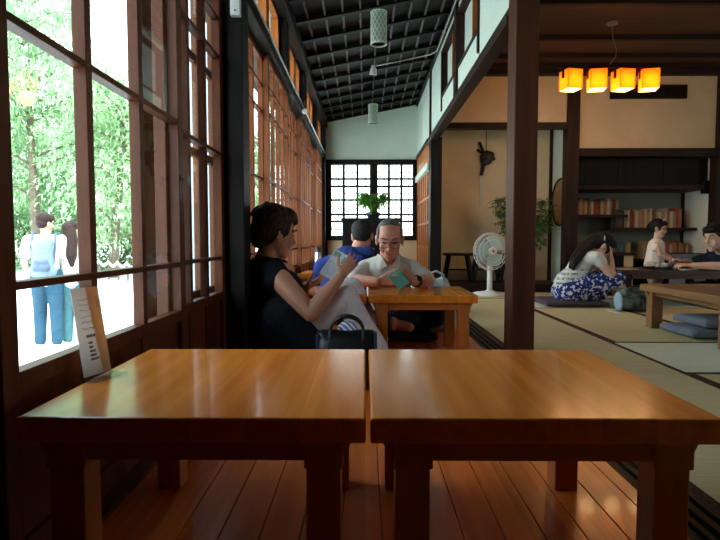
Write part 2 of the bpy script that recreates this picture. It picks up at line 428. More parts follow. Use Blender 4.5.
b.box((-.742, 1.80, .05), (-.735, 2.94, .35))
st(b, 'window_15', 'shutter', 'outer wooden shutter frame seen through the near glass')
ys = [2.585, 3.44, 4.28, 5.12, 5.96, 6.80, 7.62]
for k in range(6): sash(WX if k % 2 else -.655, ys[k] - (0 if k == 0 else .02), ys[k + 1] + (.02 if k < 5 else 0), 3 if k < 1 else 4, 'sash_far_lit', mw=.012, d=.014)
for k in range(0): sash(-.735 if k % 2 else -.765, ys[k] - .02, ys[k + 1], 6, 'sash_lit', .35, (.352, .98, 1.40), .014, .05, .018, False)
# conduit along the head beam with clamps
t = thing('cable_conduit', (-.56, 2.6, 1.80), 'pale metal conduit running along the black beam over the left windows', 'conduit')
MB().tube([(-.562, 1.2, 1.815), (-.562, 7.6, 1.815)], .007, 8).build('pipe', 'metal', t)
for y in (2.0, 3.2, 4.4, 5.6, 6.8): MB().box((-.586, y, 1.803), (-.553, y + .02, 1.827), .001).build('clamp', 'metal', t)
t = thing('window_spotlight', (-.553, 4.9, 1.77), 'small pale clamp spotlight under the conduit by the left windows', 'spotlight')
MB().cyl((-.562, 4.9, 1.81), (-.54, 4.9, 1.77), .006).build('bracket', 'metal', t)
MB().lathe((-.54, 4.93, 1.765), [(.012, -.05), (.022, -.04), (.026, .03), (.02, .035)], 16, (0, -1, -.3)).build('lamp_head', 'white_plastic', t)
t = thing('switch_box', (-.57, 2.45, 1.59), 'white electrical box high on the black pillar by the windows', 'switch box')
MB().box((-.592, 2.42, 1.59), (-.549, 2.45, 1.73), .003).build('housing', 'white_plastic', t)
MB().cyl((-.57, 2.416, 1.61), (-.57, 2.421, 1.61), .004).build('screw', 'dark_metal', t)

# end wall
Y = 7.8
b = MB().box((-.80, Y, 1.74), (.80, Y + .1, 2.75)); st(b, 'wall_end', 'plaster_g', 'pale plaster wall above the far windows')
st(MB().box((-.80, Y, -.1), (.80, Y + .1, .60)), 'wall_end_lower', 'plaster_tan')
b = MB().box((-.62, Y - .04, 1.68), (.78, Y + .1, 1.75), .003).box((-.62, Y - .03, .60), (.78, Y + .1, .67), .003)
for x0, x1 in ((-.62, -.50), (.085, .165), (.70, .80)): b.box((x0, Y - .02, .66), (x1, Y + .09, 1.69), .002)
b.box((-.62, Y - .02, 0), (-.54, Y + .05, .62), .002)
st(b, 'trim_5', 'black_wood', 'black frame round the far windows')
ZR = (.872, .97, 1.18, 1.375, 1.48)
for i, (x0, x1) in enumerate(((-.50, .085), (.165, .70))):
    w = (x1 - x0) / 3
    b = MB()
    for k in range(4): b.box((x0 + k * w - .018, Y + .005, .66), (x0 + k * w + .018, Y + .03, 1.69))
    for z in ZR: b.box((x0, Y + .004, z - .015), (x1, Y + .031, z + .015))
    b2 = MB()
    for k in range(3):
        xx = x0 + (k + .5) * w + .02; b2.box((xx - .006, Y + .055, .66), (xx + .006, Y + .075, 1.69))
    for z in (1.06, 1.28, 1.575, .76): b2.box((x0, Y + .056, z - .005), (x1, Y + .074, z + .005))
    o = st(b, 'window_%d' % (30 + i), 'black_wood', 'far lattice window at the end of the corridor, ' + ('left one' if i == 0 else 'right one'))
    b2.build('outer_lattice', 'black_wood', o)
    MB().box((x0, Y + .016, .66), (x1, Y + .019, 1.69)).build('pane', 'glass', o)

# right side of the corridor: upper wall on a beam, post, far pillar, doors
X = .75
b = MB()
def up(y0, y1, z0, z1): b.box((X, y0, z0), (X + .055, y1, z1))
up(6.25, 7.8, 1.80, 2.6); up(5.36, 6.18, 1.80, 2.6)
up(4.56, 5.36, 1.80, 1.99); up(4.56, 5.36, 2.42, 2.6)
up(3.66, 4.44, 1.80, 1.99); up(3.66, 4.44, 2.42, 2.6)
up(2.845, 3.62, 1.80, 2.6)
st(b, 'wall_right', 'plaster_g', 'pale plaster band above the beam on the right of the corridor')
b = MB()
for y0, y1 in ((6.18, 6.25), (4.44, 4.56)): b.box((X - .02, y0, 1.79), (X + .06, y1, 2.58), .002)
b.box((X - .012, 5.335, 1.86), (X + .06, 5.375, 2.44), .002).box((X - .012, 3.625, 1.84), (X + .06, 3.665, 2.44), .002)
for y0, y1 in ((4.56, 5.34), (3.66, 4.44)): b.box((X - .012, y0, 1.98), (X + .06, y1, 2.0)).box((X - .012, y0, 2.415), (X + .06, y1, 2.435))
st(b, 'trim_6', 'dark_z', 'dark studs and frames of the openings in the upper right wall')
st(MB().box((X - .03, -2, 2.50), (X + .05, 7.8, 2.60), .003), 'beam', 'black_wood_y')
for i, (y0, y1) in enumerate(((4.56, 5.34), (3.66, 4.44))):
    o = st(MB().box((X + .05, y0 + .3, 2.0), (X + .10, y1, 2.42)), 'wall_recess', 'plaster_g', 'pale recess inside the upper right wall opening')
    fr = MB().box((X + .045, y0 + .30, 2.0), (X + .105, y0 + .335, 2.42), .002).box((X + .02, y0 + .30, 2.0), (X + .05, y0 + .33, 2.42))
    fr.build('jamb', 'sash_lit', o)
b = MB().box((X - .025, 2.84, 1.715), (X + .06, 6.45, 1.755), .003).box((X - .012, 2.84, 1.755), (X + .05, 6.45, 1.80), .003)
b.box((X - .02, 6.45, 1.74), (X + .06, 7.8, 1.80))
st(b, 'lintel', 'dark_y', 'long dark lintel over the opening to the matted room')
st(MB().box((.735, 2.70, 0), (.852, 2.845, 2.57), .006), 'pillar', 'post', 'tall square brown post standing on the right')
st(MB().box((.735, 6.10, 0), (.86, 6.30, 1.75), .004), 'pillar', 'black_wood', 'dark pillar at the far end of the long lintel')
# orange doors beyond the pillar
b = MB().box((.74, 6.30, 1.50), (.80, 7.8, 1.74), .002)
b.box((.755, 6.30, .02), (.785, 7.8, .50))
for k in range(7): 
    yy = 6.31 + k * .24; b.box((.745, yy, 0), (.795, yy + .05, 1.42), .002)
for z in (.5, .8, 1.1): b.box((.75, 6.30, z), (.79, 7.8, z + .03))
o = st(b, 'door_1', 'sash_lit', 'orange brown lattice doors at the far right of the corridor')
MB().box((.765, 6.3, .5), (.775, 7.8, 1.42)).build('paper_panel', 'plaster_tan', o)
st(MB().box((.715, 6.30, 1.42), (.80, 7.78, 1.50), .003), 'trim_7', 'plaster_g', 'rail above the orange doors, reflected light painted pale')  # pale colour stands in for light reflected off the glossy beam
st(MB().box((.80, 6.3, -.1), (.86, 7.8, 1.8)), 'wall_passage', 'plaster_tan')

# back of the matted room: picture alcove, column, book alcove
b = MB().box((.80, 6.93, -.1), (2.40, 7.03, 2.6)); st(b, 'wall_alcove', 'plaster_alcove', 'sand coloured wall at the back of the left alcove')
st(MB().box((.80, 6.30, -.05), (2.32, 6.95, .088), .003), 'trim_8', 'dark_x', 'dark raised step of the left alcove')
st(MB().box((2.37, 6.42, 0), (2.46, 6.95, 2.6)), 'wall_divider', 'plaster_g', 'pale side wall between the two alcoves')
st(MB().box((2.335, 6.90, .088), (2.372, 6.935, 2.56)).box((1.96, 6.915, .088), (1.975, 6.935, 2.56)), 'trim_9', 'dark_z')
st(MB().box((2.315, 6.27, 0), (2.455, 6.42, 2.56), .004), 'column', 'dark_z', 'dark column between the alcove and the book shelves')
st(MB().box((.80, 6.31, 1.95), (2.32, 6.38, 2.56)), 'wall_upper', 'plaster_tan')
st(MB().box((.80, 6.28, 1.885), (2.32, 6.40, 1.95), .003), 'lintel', 'dark_x')
st(MB().box((2.45, 6.31, 1.655), (4.06, 6.38, 2.56)), 'wall_back_upper', 'plaster_tan', 'cream wall above the book alcove')
st(MB().box((2.45, 6.27, 1.565), (4.35, 6.40, 1.655), .003), 'lintel', 'dark_x')
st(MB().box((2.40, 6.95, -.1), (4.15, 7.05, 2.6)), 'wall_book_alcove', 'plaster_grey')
st(MB().box((4.05, 6.38, -.1), (4.14, 7.0, 2.6)), 'wall_alcove_side', 'plaster', 'cream side wall of the book alcove')
st(MB().box((4.02, 6.92, 0), (4.05, 6.95, 1.3)), 'trim_10', 'dark_z')
st(MB().box((4.02, 6.26, 0), (4.115, 6.40, 2.56), .004), 'column', 'dark_z')
st(MB().box((4.10, 6.31, -.1), (6.1, 6.41, 2.6)), 'wall_back', 'plaster')
st(MB().box((2.44, 6.38, 2.5), (4.06, 6.96, 2.6)), 'ceiling_alcove', 'dark_x')
st(MB().box((2.44, 6.30, -.05), (4.06, 6.96, .04), .002), 'trim_11', 'dark_x')
# transom grille high on the back wall
b = MB(); x0, x1, z0, z1 = 2.80, 3.67, 2.215, 2.37
b.box((x0, 6.285, z0), (x1, 6.315, z0 + .02)).box((x0, 6.285, z1 - .02), (x1, 6.315, z1)).box((x0, 6.285, z0), (x0 + .02, 6.315, z1)).box((x1 - .02, 6.285, z0), (x1, 6.315, z1))
t = thing('wall_vent', (3.235, 6.31, 2.2), 'long dark slatted wooden vent high on the cream wall', 'vent')
b.build('frame', 'dark_x', t); MB().box((x0 + .01, 6.303, z0 + .01), (x1 - .01, 6.311, z1 - .01)).build('backing', 'black_wood', t)
sl = MB(); 
for k in range(30): sl.box((x0 + .03 + k * .0275, 6.292, z0 + .02), (x0 + .038 + k * .0275, 6.302, z1 - .02))
sl.build('slats', 'dark_x', t)
# hidden sides: rear wall darkened against bounce, right wall's unseen opening sized for daylight
st(MB().box((-.8, -2.1, -.1), (6.1, -2.0, 2.6)), 'wall_unseen_rear', 'dark_z')
b = MB().box((6.0, -2, -.1), (6.1, .9, 2.65)).box((6.0, -2, -.1), (6.1, 6.4, .45)).box((6.0, -2, 1.80), (6.1, 6.4, 2.65))
for y in (-2, -.6, .8): b.box((6.0, y, .4), (6.1, y + .12, 1.85))
b.box((6.0, 2.3, .4), (6.1, 6.4, 1.85))
st(b, 'wall_unseen_right', 'plaster')
# roof and eaves
st(MB().box((-1.55, -2.3, 2.72), (6.9, 8.2, 2.85)), 'roof', 'black_wood')
st(MB().box((-.80, -2.1, 2.2), (-.66, 7.9, 2.75)), 'wall_outer', 'plaster')
# ================================================================== furniture and small things
def low_table(x0, y0, w=.545, d=.53, h=.33, mt='table', ml='table_leg', ma='table_apron', label='', group=None, leg=.055, ins=.04, th=.041):
    x1, y1 = x0 + w, y0 + d
    t = thing('low_table', ((x0 + x1) / 2, (y0 + y1) / 2, 0), label, 'table', group)
    MB().box((x0, y0, h - th), (x1, y1, h), .004).build('tabletop', mt, t)
    zb = h - th - .036
    for yy in (y0 + .025, y1 - .025 - .03):
        MB().prism([(x0 + .016, yy, h - th), (x1 - .02, yy, h - th), (x1 - .038, yy, zb), (x0 + .036, yy, zb)], (0, .03, 0)).build('apron', ma, t)
    for xx in (x0 + ins, x1 - ins - leg):
        for yy, s in ((y0 + .018, 1), (y1 - .018 - leg, -1)):
            o = MB().box((xx, yy, 0), (xx + leg, yy + leg, h - th), .002).build('leg', ml, t)
            MB().box((xx - .003, yy - .004, h - th - .046), (xx + leg + .004, yy + leg + .004, h - th), .002).build('leg_block', ml, o)
    MB().box((x0 + ins + .015, y0 + .06, h - th - .03), (x0 + ins + .04, y1 - .06, h - th)).build('cross_rail', ml, t)
    MB().box((x1 - ins - .04, y0 + .06, h - th - .03), (x1 - ins - .015, y1 - .06, h - th)).build('cross_rail', ml, t)
    return t
G = 'honey coloured low tables along the corridor'
proto = low_table(-.5435, .82, label='large honey low table in front by the window with the menu stand on it', group=G)
for dx, dy, lab in ((.552, 0, 'large honey low table in front on the right with an empty shiny top'),
                    (.562, 1.86, 'honey low table the grey haired man leans on'),
                    (.008, 1.86, 'honey low table behind the reading woman, with a white book on its edge'),
                    (.0, 3.53, 'far honey low table beside the windows, with a tall grey bottle on it'),
                    (.556, 3.53, 'far honey low table mostly hidden behind the grey haired man')):
    c = copy_tree(proto); c.location = proto.location + V((dx, dy, 0)); c['label'] = lab

tan = low_table(1.92, 2.90, .90, .88, h=.30, mt='tan', ml='tan', ma='tan', label='tan wooden low table at the right edge with blue cushions stored under it', leg=.075, ins=.04, th=.045)
dk = low_table(2.33, 4.93, 1.05, .62, mt='darktable', ml='dark_z', ma='darktable', label='dark low table the girl and two adults gather round', leg=.06, ins=.05, th=.045)

# menu stand
r = thing('menu_stand', (-.53, 1.08, .33), 'clear acrylic stand holding a tall printed menu sheet by the window', 'menu stand')
def mp(u, v, off=0):   # u across 0..1, v up 0..1 on the leaning sheet
    a = V((-.547, 1.035, .336)); bx = V((.020, .070, .0)); up = V((-.036, .024, .172)); n = bx.cross(up).normalized()
    return a + bx * u + up * v + n * off
b = MB(); b.prism([mp(-.03, -.02, .0012), mp(1.03, -.02, .0012), mp(1.03, 1.03, .0012), mp(-.03, 1.03, .0012)], (mp(0, 0, .0025) - mp(0, 0, .0012)))
b.prism([mp(-.03, -.02, -.0035), mp(1.03, -.02, -.0035), mp(1.03, 1.03, -.0035), mp(-.03, 1.03, -.0035)], (mp(0, 0, .0014) - mp(0, 0, 0)))
b.build('acrylic_sleeve', 'acrylic', r)
bs = MB(); bs.prism([(-.577, 1.030, .3305), (-.515, 1.012, .3305), (-.492, 1.105, .3305), (-.554, 1.122, .3305)], (0, 0, .0025)); bs.build('acrylic_foot', 'acrylic', r)
b = MB(); b.prism([mp(0, 0, -.0012), mp(1, 0, -.0012), mp(1, 1, -.0012), mp(0, 1, -.0012)], mp(0, 0, .0006) - mp(0, 0, 0))
sheet = b.build('menu_sheet', 'menu', r)
uv = sheet.data.uv_layers.new(name='UVMap')
for lp in sheet.data.loops:
    co = sheet.data.vertices[lp.vertex_index].co + r.location
    u = (co - mp(0, 0)).dot(V((.020, .070, 0)).normalized()) / .0728; uv.data[lp.index].uv = (u, .5)
def stroke(b, u0, v0, u1, v1, w, off=.0006):
    a, c = V((u0, v0)), V((u1, v1)); d = (c - a); d = d.normalized() if d.length else V((1, 0)); nrm = V((-d.y * .36, d.x)) * w
    pts = [a + nrm, c + nrm, c - nrm, a - nrm]
    b.prism([mp(p.x, p.y, off - .0012) for p in pts], mp(0, 0, .0014) - mp(0, 0, 0))
rnd = random.Random(3)
# the sheet faces -Y: the writing sits on that side
side = -1 if mp(0, 0, 1).y > mp(0, 0, 0).y else 1
ink, faint = MB(), MB()
def glyph(b, u, v, w, h, off):
    for k in range(3): vv = v + h * (k + .3) / 3; stroke(b, u, vv, u + w, vv, .0028, off)
    for k in range(2): uu = u + w * (.25 + .5 * k); stroke(b, uu, v, uu, v + h, .0045, off)
OFF = side * -1 * -.0006 if side > 0 else .0012 + .0006
OFF = .0008 if mp(0, 0, 1).x < mp(0, 0, 0).x else .0002
for k in range(3): glyph(ink, .30 + k * .11, .425, .09, .034, OFF)
for row, n in ((.352, 2), (.305, 2), (.258, 3), (.212, 3), (.166, 4)):
    for k in range(n): glyph(ink, .34 + k * .075, row, .06, .024, OFF)
for v in (.86, .80, .74, .66, .60, .53):
    u = .2
    while u < .62:
        du = rnd.uniform(.04, .1); stroke(faint, u, v + rnd.uniform(-.012, .012), u + du, v + rnd.uniform(-.012, .012), .003, OFF); u += du + .03
for k in range(3): glyph(faint, .83, .86 - .05 * k, .08, .03, OFF)
ink.build('printed_characters', 'ink', sheet); faint.build('faded_handwriting', 'ink_faint', sheet)

# white book on the back table
t = thing('book', (-.06, 2.83, .33), 'closed white book lying on the table edge beside the woman\'s knees', 'book')
m = Matrix.Translation(V((-.06, 2.83, .33))) @ Matrix.Rotation(.12, 4, 'Z')
MB().box((-.05, -.075, 0), (.05, .075, .003), .001, m).box((-.05, -.075, .019), (.05, .075, .022), .001, m).box((-.05, -.075, 0), (-.047, .075, .022), .001, m).build('cover', 'paper', t)
MB().box((-.047, -.072, .003), (.047, .072, .019), 0, m).build('pages', 'plaster', t)

# bottle on the far table
t = thing('flask', (-.40, 4.62, .33), 'tall pale grey bottle on the far table by the windows', 'bottle')
MB().lathe((-.40, 4.62, .33), [(.026, 0), (.03, .004), (.03, .15), (.024, .17), (.024, .172)], 24).build('body', 'metal', t, smooth=True)
MB().lathe((-.40, 4.62, .502), [(.026, 0), (.026, .035), (.022, .04)], 24).build('cap', 'dark_metal', t)

# handbag of the woman
HB = V((-.075, 2.2, 0))
t = thing('handbag', HB, 'black leather handbag with an arched handle in front of the woman', 'handbag')
b = MB(); 
def bagbox(b, c, hw, hd, h, top=.9):
    vs = []
    for z, k in ((0, .94), (.04, 1), (h * .8, .97), (h, top)):
        for a in range(24):
            th = 2 * math.pi * a / 24; cx, sy = math.cos(th), math.sin(th)
            vs.append(V((c[0] + math.copysign(abs(cx) ** .45, cx) * hw * k, c[1] + math.copysign(abs(sy) ** .45, sy) * hd * k * (1 if z < h * .9 else .45), c[2] + z)))
    b._add(vs, [tuple(range(24))[::-1], tuple(range(72, 96))] + [(r_ * 24 + a, r_ * 24 + (a + 1) % 24, (r_ + 1) * 24 + (a + 1) % 24, (r_ + 1) * 24 + a) for r_ in range(3) for a in range(24)])
bagbox(b, HB, .128, .055, .235); b.build('bag_body', 'black', t, smooth=True)
for yy in (-.032, .032):
    MB().tube([HB + V((-.068, yy * 1.6, .16)), HB + V((-.068, yy, .225))] + [HB + V((-.068 * math.cos(a), yy * .8, .235 + .058 * math.sin(a))) for a in [math.pi * i / 12 for i in range(13)]] + [HB + V((.068, yy, .225)), HB + V((.068, yy * 1.6, .16))], .006, 8).build('handle', 'black', t, smooth=True)
MB().box(HB + V((-.105, -.004, .23)), HB + V((.105, .004, .238)), .001).build('zip', 'dark_metal', t)
for xx in (-.118, .118):
    MB().obox(HB + V((xx, 0, .13)), (.012, .085, .19), (0, 0, 0), .004).build('side_gusset', cloth('navy lining', (.03, .05, .12)), t)
t = thing('striped_cloth', (-.075, 2.20, .236), 'blue and white striped cloth bulging from the top of the black handbag', 'cloth')
M['striped'] = cloth('blue white stripes', (.16, .22, .50), 'stripe', (.80, .82, .88), 26)
b = MB().ell((-.072, 2.205, .248), (.036, .015, .026)).cap((-.10, 2.205, .245), (-.05, 2.203, .265), .014, .010).cap((-.075, 2.203, .262), (-.04, 2.205, .242), .014, .010)
fuse('folds', b, 'striped', t, vox=.004, it=2)

# pale cloth bag on the floor to the right behind the grey-haired man
M['palebag'] = cloth('pale teal cloth', (.42, .56, .55), 'blotch', (.68, .74, .72), 9, .42, .6)
t = thing('cloth_bag', (.47, 3.62, 0), 'pale teal and white cloth bag slumped beside the grey haired man', 'bag')
b = MB().cap((.42, 3.62, .10), (.54, 3.64, .10), .10, .10).ell((.47, 3.63, .22), (.12, .08, .13)).ell((.43, 3.62, .29), (.06, .05, .08)).ell((.52, 3.63, .27), (.055, .05, .09))
fuse('bag_body', b, 'palebag', t, vox=.007, it=4)
MB().tube([(.42, 3.60, .33), (.43, 3.58, .385), (.47, 3.57, .40), (.52, 3.58, .375), (.53, 3.6, .31)], .007, 8).build('strap', 'palebag', t, smooth=True)

# floor cushions
def zabuton(name, x0, x1, y0, y1, z, th, mat, label, grp=None):
    t = thing(name, ((x0 + x1) / 2, (y0 + y1) / 2, z), label, 'cushion', grp)
    b = MB(); n = 14; vs = []; cx, cy = (x0 + x1) / 2, (y0 + y1) / 2
    for sgn in (1, -1):
        for i in range(n + 1):
            for j in range(n + 1):
                u, v = i / n * 2 - 1, j / n * 2 - 1
                e = (1 - u ** 6) * (1 - v ** 6); hh = th * (.55 + .45 * e ** .5) / 2 * (1 - .18 * math.exp(-(u * u + v * v) * 14))
                vs.append(V((cx + u * (x1 - x0) / 2, cy + v * (y1 - y0) / 2, z + th / 2 + sgn * hh)))
    N = (n + 1) ** 2; fs = []
    for s_ in (0, N):
        for i in range(n):
            for j in range(n):
                a = s_ + i * (n + 1) + j; fs.append((a, a + n + 1, a + n + 2, a + 1))
    rim = [i * (n + 1) for i in range(n)] + [n * (n + 1) + j for j in range(n)] + [i * (n + 1) + n for i in range(n, 0, -1)] + [j for j in range(n, 0, -1)]
    for a, c in zip(rim, rim[1:] + rim[:1]): fs.append((a, c, c + N, a + N))
    b._add(vs, fs); b.build('cover', mat, t, smooth=True)
    MB().tube([(x0, y0, z + th / 2), (x1, y0, z + th / 2), (x1, y1, z + th / 2), (x0, y1, z + th / 2)], .004, 6, True).build('piping', mat, t)
    return t
M['cush_dark'] = cloth('dark brown cushion cloth', (.030, .020, .018)); M['cush_purple'] = cloth('purple grey cushion cloth', (.10, .075, .095))
M['cush_blue'] = cloth('grey blue cushion cloth', (.18, .20, .25)); M['navy_t'] = cloth('navy cloth', (.012, .016, .035))
zabuton('floor_cushion', -.12, .43, 3.17, 3.72, 0, .06, 'cush_dark', 'dark brown floor cushion under the grey haired man')
zabuton('floor_cushion', 1.64, 2.20, 4.85, 5.35, 0, .055, 'cush_purple', 'purple grey floor cushion under the woman in the patterned skirt')
zabuton('floor_cushion', 1.98, 2.52, 3.26, 3.62, 0, .06, 'cush_blue', 'grey blue cushion lying on the mat, under the other blue one')
zabuton('floor_cushion', 2.07, 2.60, 3.27, 3.62, .06, .06, 'cush_blue', 'grey blue cushion on top of the stack under the tan table')

# standing fan
F = V((1.37, 5.93, 0))
t = thing('standing_fan', F, 'white standing fan with pale green blades in front of the alcove', 'fan')
MB().lathe(F, [(.19, 0), (.19, .012), (.17, .028), (.05, .045), (.035, .06)], 36).build('base', 'white_plastic', t, smooth=True)
MB().cyl(F + V((0, 0, .05)), F + V((0, 0, .34)), .03, .026).cyl(F + V((0, 0, .33)), F + V((0, 0, .42)), .019, .019).build('pole', 'white_plastic', t, smooth=True)
ax = V((.28, -1, .05)).normalized(); hc = F + V((0, -.02, .48))
MB().lathe(hc - ax * .13, [(.03, 0), (.06, .02), (.065, .07), (.05, .11), (.02, .13)], 24, ax).build('motor', 'fan_green', t, smooth=True)
g = MB()
for R, off in ((.205, 0), (.195, .03), (.16, .045), (.12, .05)): g.ring(hc + ax * off, ax, R, .0035)
g.ring(hc - ax * .03, ax, .19, .003)
u = ax.orthogonal().normalized(); w = ax.cross(u)
for k in range(30):
    a = 2 * math.pi * k / 30; d = u * math.cos(a) + w * math.sin(a)
    g.tube([hc + ax * .05 + d * .035, hc + ax * .048 + d * .13, hc + ax * .03 + d * .195, hc + d * .205, hc - ax * .03 + d * .19, hc - ax * .045 + d * .05], .0016, 5)
g.build('guard', 'white_plastic', t)
for k in range(3):
    a0 = 2 * math.pi * k / 3 + .4; b = MB(); top, bot = [], []
    for i in range(9):
        a = a0 + i / 8 * 1.75
        for R, lst in ((.04, bot), (.175 - .03 * abs(i - 5) / 5, top)):
            lst.append(hc + ax * (.012 - .03 * i / 8) + (u * math.cos(a) + w * math.sin(a)) * R)
    b.prism(bot + top[::-1], ax * .002); b.build('blade', 'fan_green', t)
h_ = MB().lathe(hc + ax * .048, [(.045, 0), (.045, .008), (.035, .014)], 24, ax).build('hub_cap', 'white_plastic', t)
MB().lathe(hc + ax * .0625, [(.012, 0), (.012, .002)], 16, ax).build('red_badge', plain('red badge', (.6, .04, .03), .4), h_)

# three dark stools on the alcove step
def stool(c, label):
    c = V(c); t = thing('stool', c, label, 'stool', 'dark wooden stools in the alcove')
    b = MB(); b.box(c + V((-.17, -.12, .33)), c + V((.17, .12, .36)), .008); b.build('seat', 'black_wood', t)
    for sx in (-1, 1):
        for sy in (-1, 1): MB().tube([c + V((sx * .17, sy * .10, 0)), c + V((sx * .11, sy * .075, .335))], .018, 8).build('leg', 'black_wood', t)
        MB().tube([c + V((sx * .147, -.09, .13)), c + V((sx * .147, .09, .13))], .011, 8).build('stretcher', 'black_wood', t)
    MB().tube([c + V((-.14, 0, .16)), c + V((.14, 0, .16))], .011, 8).build('stretcher', 'black_wood', t)
    return t
stool((1.12, 6.52, .088), 'dark stool standing leftmost in the alcove'); stool((1.47, 6.56, .088), 'dark stool partly behind the fan guard'); stool((1.80, 6.58, .088), 'dark stool showing between the fan and the brown post')

# ornament on the alcove wall
O = V((1.53, 6.90, 1.64))
t = thing('wall_ornament', O + V((0, .03, 0)), 'black woven wall ornament with crossed brown bands in the alcove', 'ornament')
b = MB().ell(O, (.085, .03, .095)).ell(O + V((.05, -.01, .03)), (.05, .03, .05)).ell(O + V((-.02, -.02, -.05)), (.05, .03, .05))
fuse('black_knot', b, 'black', t, vox=.007, it=2)
b = MB().tube([O + V((-.09, 0, .2)), O + V((-.03, .0, .06))], .018, 8).tube([O + V((-.03, 0, -.06)), O + V((-.06, .0, -.22))], .022, 8).tube([O + V((-.12, 0, .1)), O + V((.11, -.0, -.02))], .016, 8)
b.build('brown_band', 'dark_z', t)
MB().box(O + V((-.075, .012, -.62)), O + V((-.035, .018, -.22))).build('paper_strip', 'plaster', t)
MB().cyl(O + V((0, .01, .09)), O + V((0, .02, .38)), .004).build('cord', 'dark_z', t)

# round tray hung on the divider
t = thing('round_tray', (2.36, 6.56, 1.06), 'round woven tray with dark rim hanging by the alcove column', 'tray')
MB().lathe((2.366, 6.58, 1.06), [(.28, 0), (.28, .006), (.02, .012)], 40, (-1, 0, 0)).build('woven_disc', 'tan', t)
b = MB(); b.ring((2.355, 6.58, 1.06), (1, 0, 0), .28, .012, 48); b.build('rim', 'dark_y', t)

# tall leafy plant in the alcove
def potted(name, c, label, pr, ph, potmat, stems, leafm, nl, L, w, spread, hgt, droop=.3, seed=1, bounds=None):
    rn = random.Random(seed); c = V(c); t = thing(name, c, label, 'plant')
    MB().lathe(c, [(pr * .72, 0), (pr * .95, ph * .6), (pr, ph), (pr * .9, ph), (pr * .86, ph * .86)], 28).build('pot', potmat, t, smooth=True)
    MB().lathe(c + V((0, 0, ph * .80)), [(pr * .84, 0), (pr * .84, .01)], 20).build('soil', 'bark', t)
    sb, lb = MB(), MB()
    for i in range(stems):
        a = rn.uniform(0, 6.28)
        if bounds: a = math.atan2(math.sin(a) * .3, math.cos(a) + .0)
        sp = spread * rn.uniform(.4, 1); H_ = hgt * rn.uniform(.6, 1)
        tip = c + V((math.cos(a) * sp, math.sin(a) * sp, ph + H_)); p0 = c + V((math.cos(a) * pr * .3, math.sin(a) * pr * .3, ph * .8))
        mid = p0.lerp(tip, .55) + V((0, 0, H_ * .15)); P = [p0, p0.lerp(mid, .5) + V((0, 0, .01)), mid, tip]
        sb.tube(P, [.006, .005, .004, .002], 5)
        for k in range(nl):
            f = rn.uniform(.35, 1); q = p0.lerp(mid, f / .55) if f < .55 else mid.lerp(tip, (f - .55) / .45)
            if bounds and not (bounds[0] < q.x < bounds[1] and bounds[2] < q.y < bounds[3]): continue
            d = V((math.cos(a) + rn.uniform(-1, 1), math.sin(a) + rn.uniform(-1, 1), rn.uniform(-droop, .7)))
            if droop > .4:   # twig with paired leaflets
                tw = q + d.normalized() * rn.uniform(.06, .16); sb.tube([q, tw], .0018, 4)
                for j in range(6): lb.leaf(q.lerp(tw, .3 + j * .14), d + V((rn.uniform(-1, 1), rn.uniform(-1, 1), rn.uniform(-.8, .3))), V((0, 0, 1)), L * rn.uniform(.7, 1.2), w, .3)
            else: lb.leaf(q, d, V((0, 0, 1)), L * rn.uniform(.6, 1.2), w * rn.uniform(.7, 1.1), .35)
    sb.build('stems', 'leaf_dark' if droop > .4 else leafm, t); lb.build('foliage', leafm, t)
    return t
M['pot'] = plain('dark glazed pot', (.02, .02, .024), .3)
potted('potted_nandina', (1.93, 6.58, .088), 'tall thin leafed plant in a pot behind the brown post', .13, .24, 'pot', 13, 'leaf_dark', 20, .06, .022, .34, .86, .6, 5, (1.4, 2.16, 6.44, 6.72))

# dark cabinet by the far window with a plant on it
t = thing('cabinet', (.06, 6.6, 0), 'black wooden cabinet in front of the far windows', 'cabinet')
MB().box((-.27, 6.4, .02), (.40, 6.8, .84), .004).build('carcass', 'black_wood', t)
MB().box((-.285, 6.385, .84), (.42, 6.815, .865), .004).build('cabinet_top', 'black_wood', t)
for x0 in (-.26, .07):
    d_ = MB().box((x0, 6.388, .06), (x0 + .32, 6.4, .82), .003).build('door', 'black_wood', t)
    MB().cyl((x0 + (.29 if x0 < 0 else .03), 6.388, .5), (x0 + (.29 if x0 < 0 else .03), 6.37, .5), .01).build('knob', 'metal', d_)
potted('potted_houseplant', (.10, 6.55, .865), 'bright green bushy potted plant on the black cabinet',   .09, .075, 'pot', 34, 'leaf_bright', 10, .13, .032, .20, .23, .3, 9)

# pendant lamps of the corridor
def pendant(y, label):
    c = V((.10, y, 2.04)); t = thing('pendant_lamp', V((.10, y, zc(.10) - .02)), label, 'pendant lamp', 'lattice pendant lamps of the corridor')
    b = MB(); R, Hh = .058, .225; n = 12
    for s_ in (1, -1):
        for k in range(n):
            a0 = 2 * math.pi * k / n
            b.tube([c + V((R * math.cos(a0 + s_ * i * .3), R * math.sin(a0 + s_ * i * .3), Hh * i / 7)) for i in range(8)], .0032, 5)
    for z in (0, Hh): b.ring(c + V((0, 0, z)), (0, 0, 1), R, .005, 28, 6)
    b.build('lattice_shade', 'lampshade', t)
    MB().lathe(c, [(R * .86, .004), (R * .86, Hh - .004), (R * .84, Hh - .004), (R * .84, .004)], 24).build('paper_lining', 'lining', t)
    MB().cyl(c + V((0, 0, Hh)), c + V((0, 0, zc(.10) - 2.04 - .0)), .003).cyl(c + V((0, 0, Hh - .01)), c + V((0, 0, Hh + .03)), .012).build('cord', 'dark_metal', t)
M['lampshade'] = plain('pale green lattice', (.62, .72, .60), .6)
M['lining'] = plain('translucent grey green lining', (.30, .38, .33), .8)
pendant(4.05, 'green white lattice pendant lamp, nearer and larger of the two'); pendant(6.75, 'small lattice pendant lamp near the far windows')
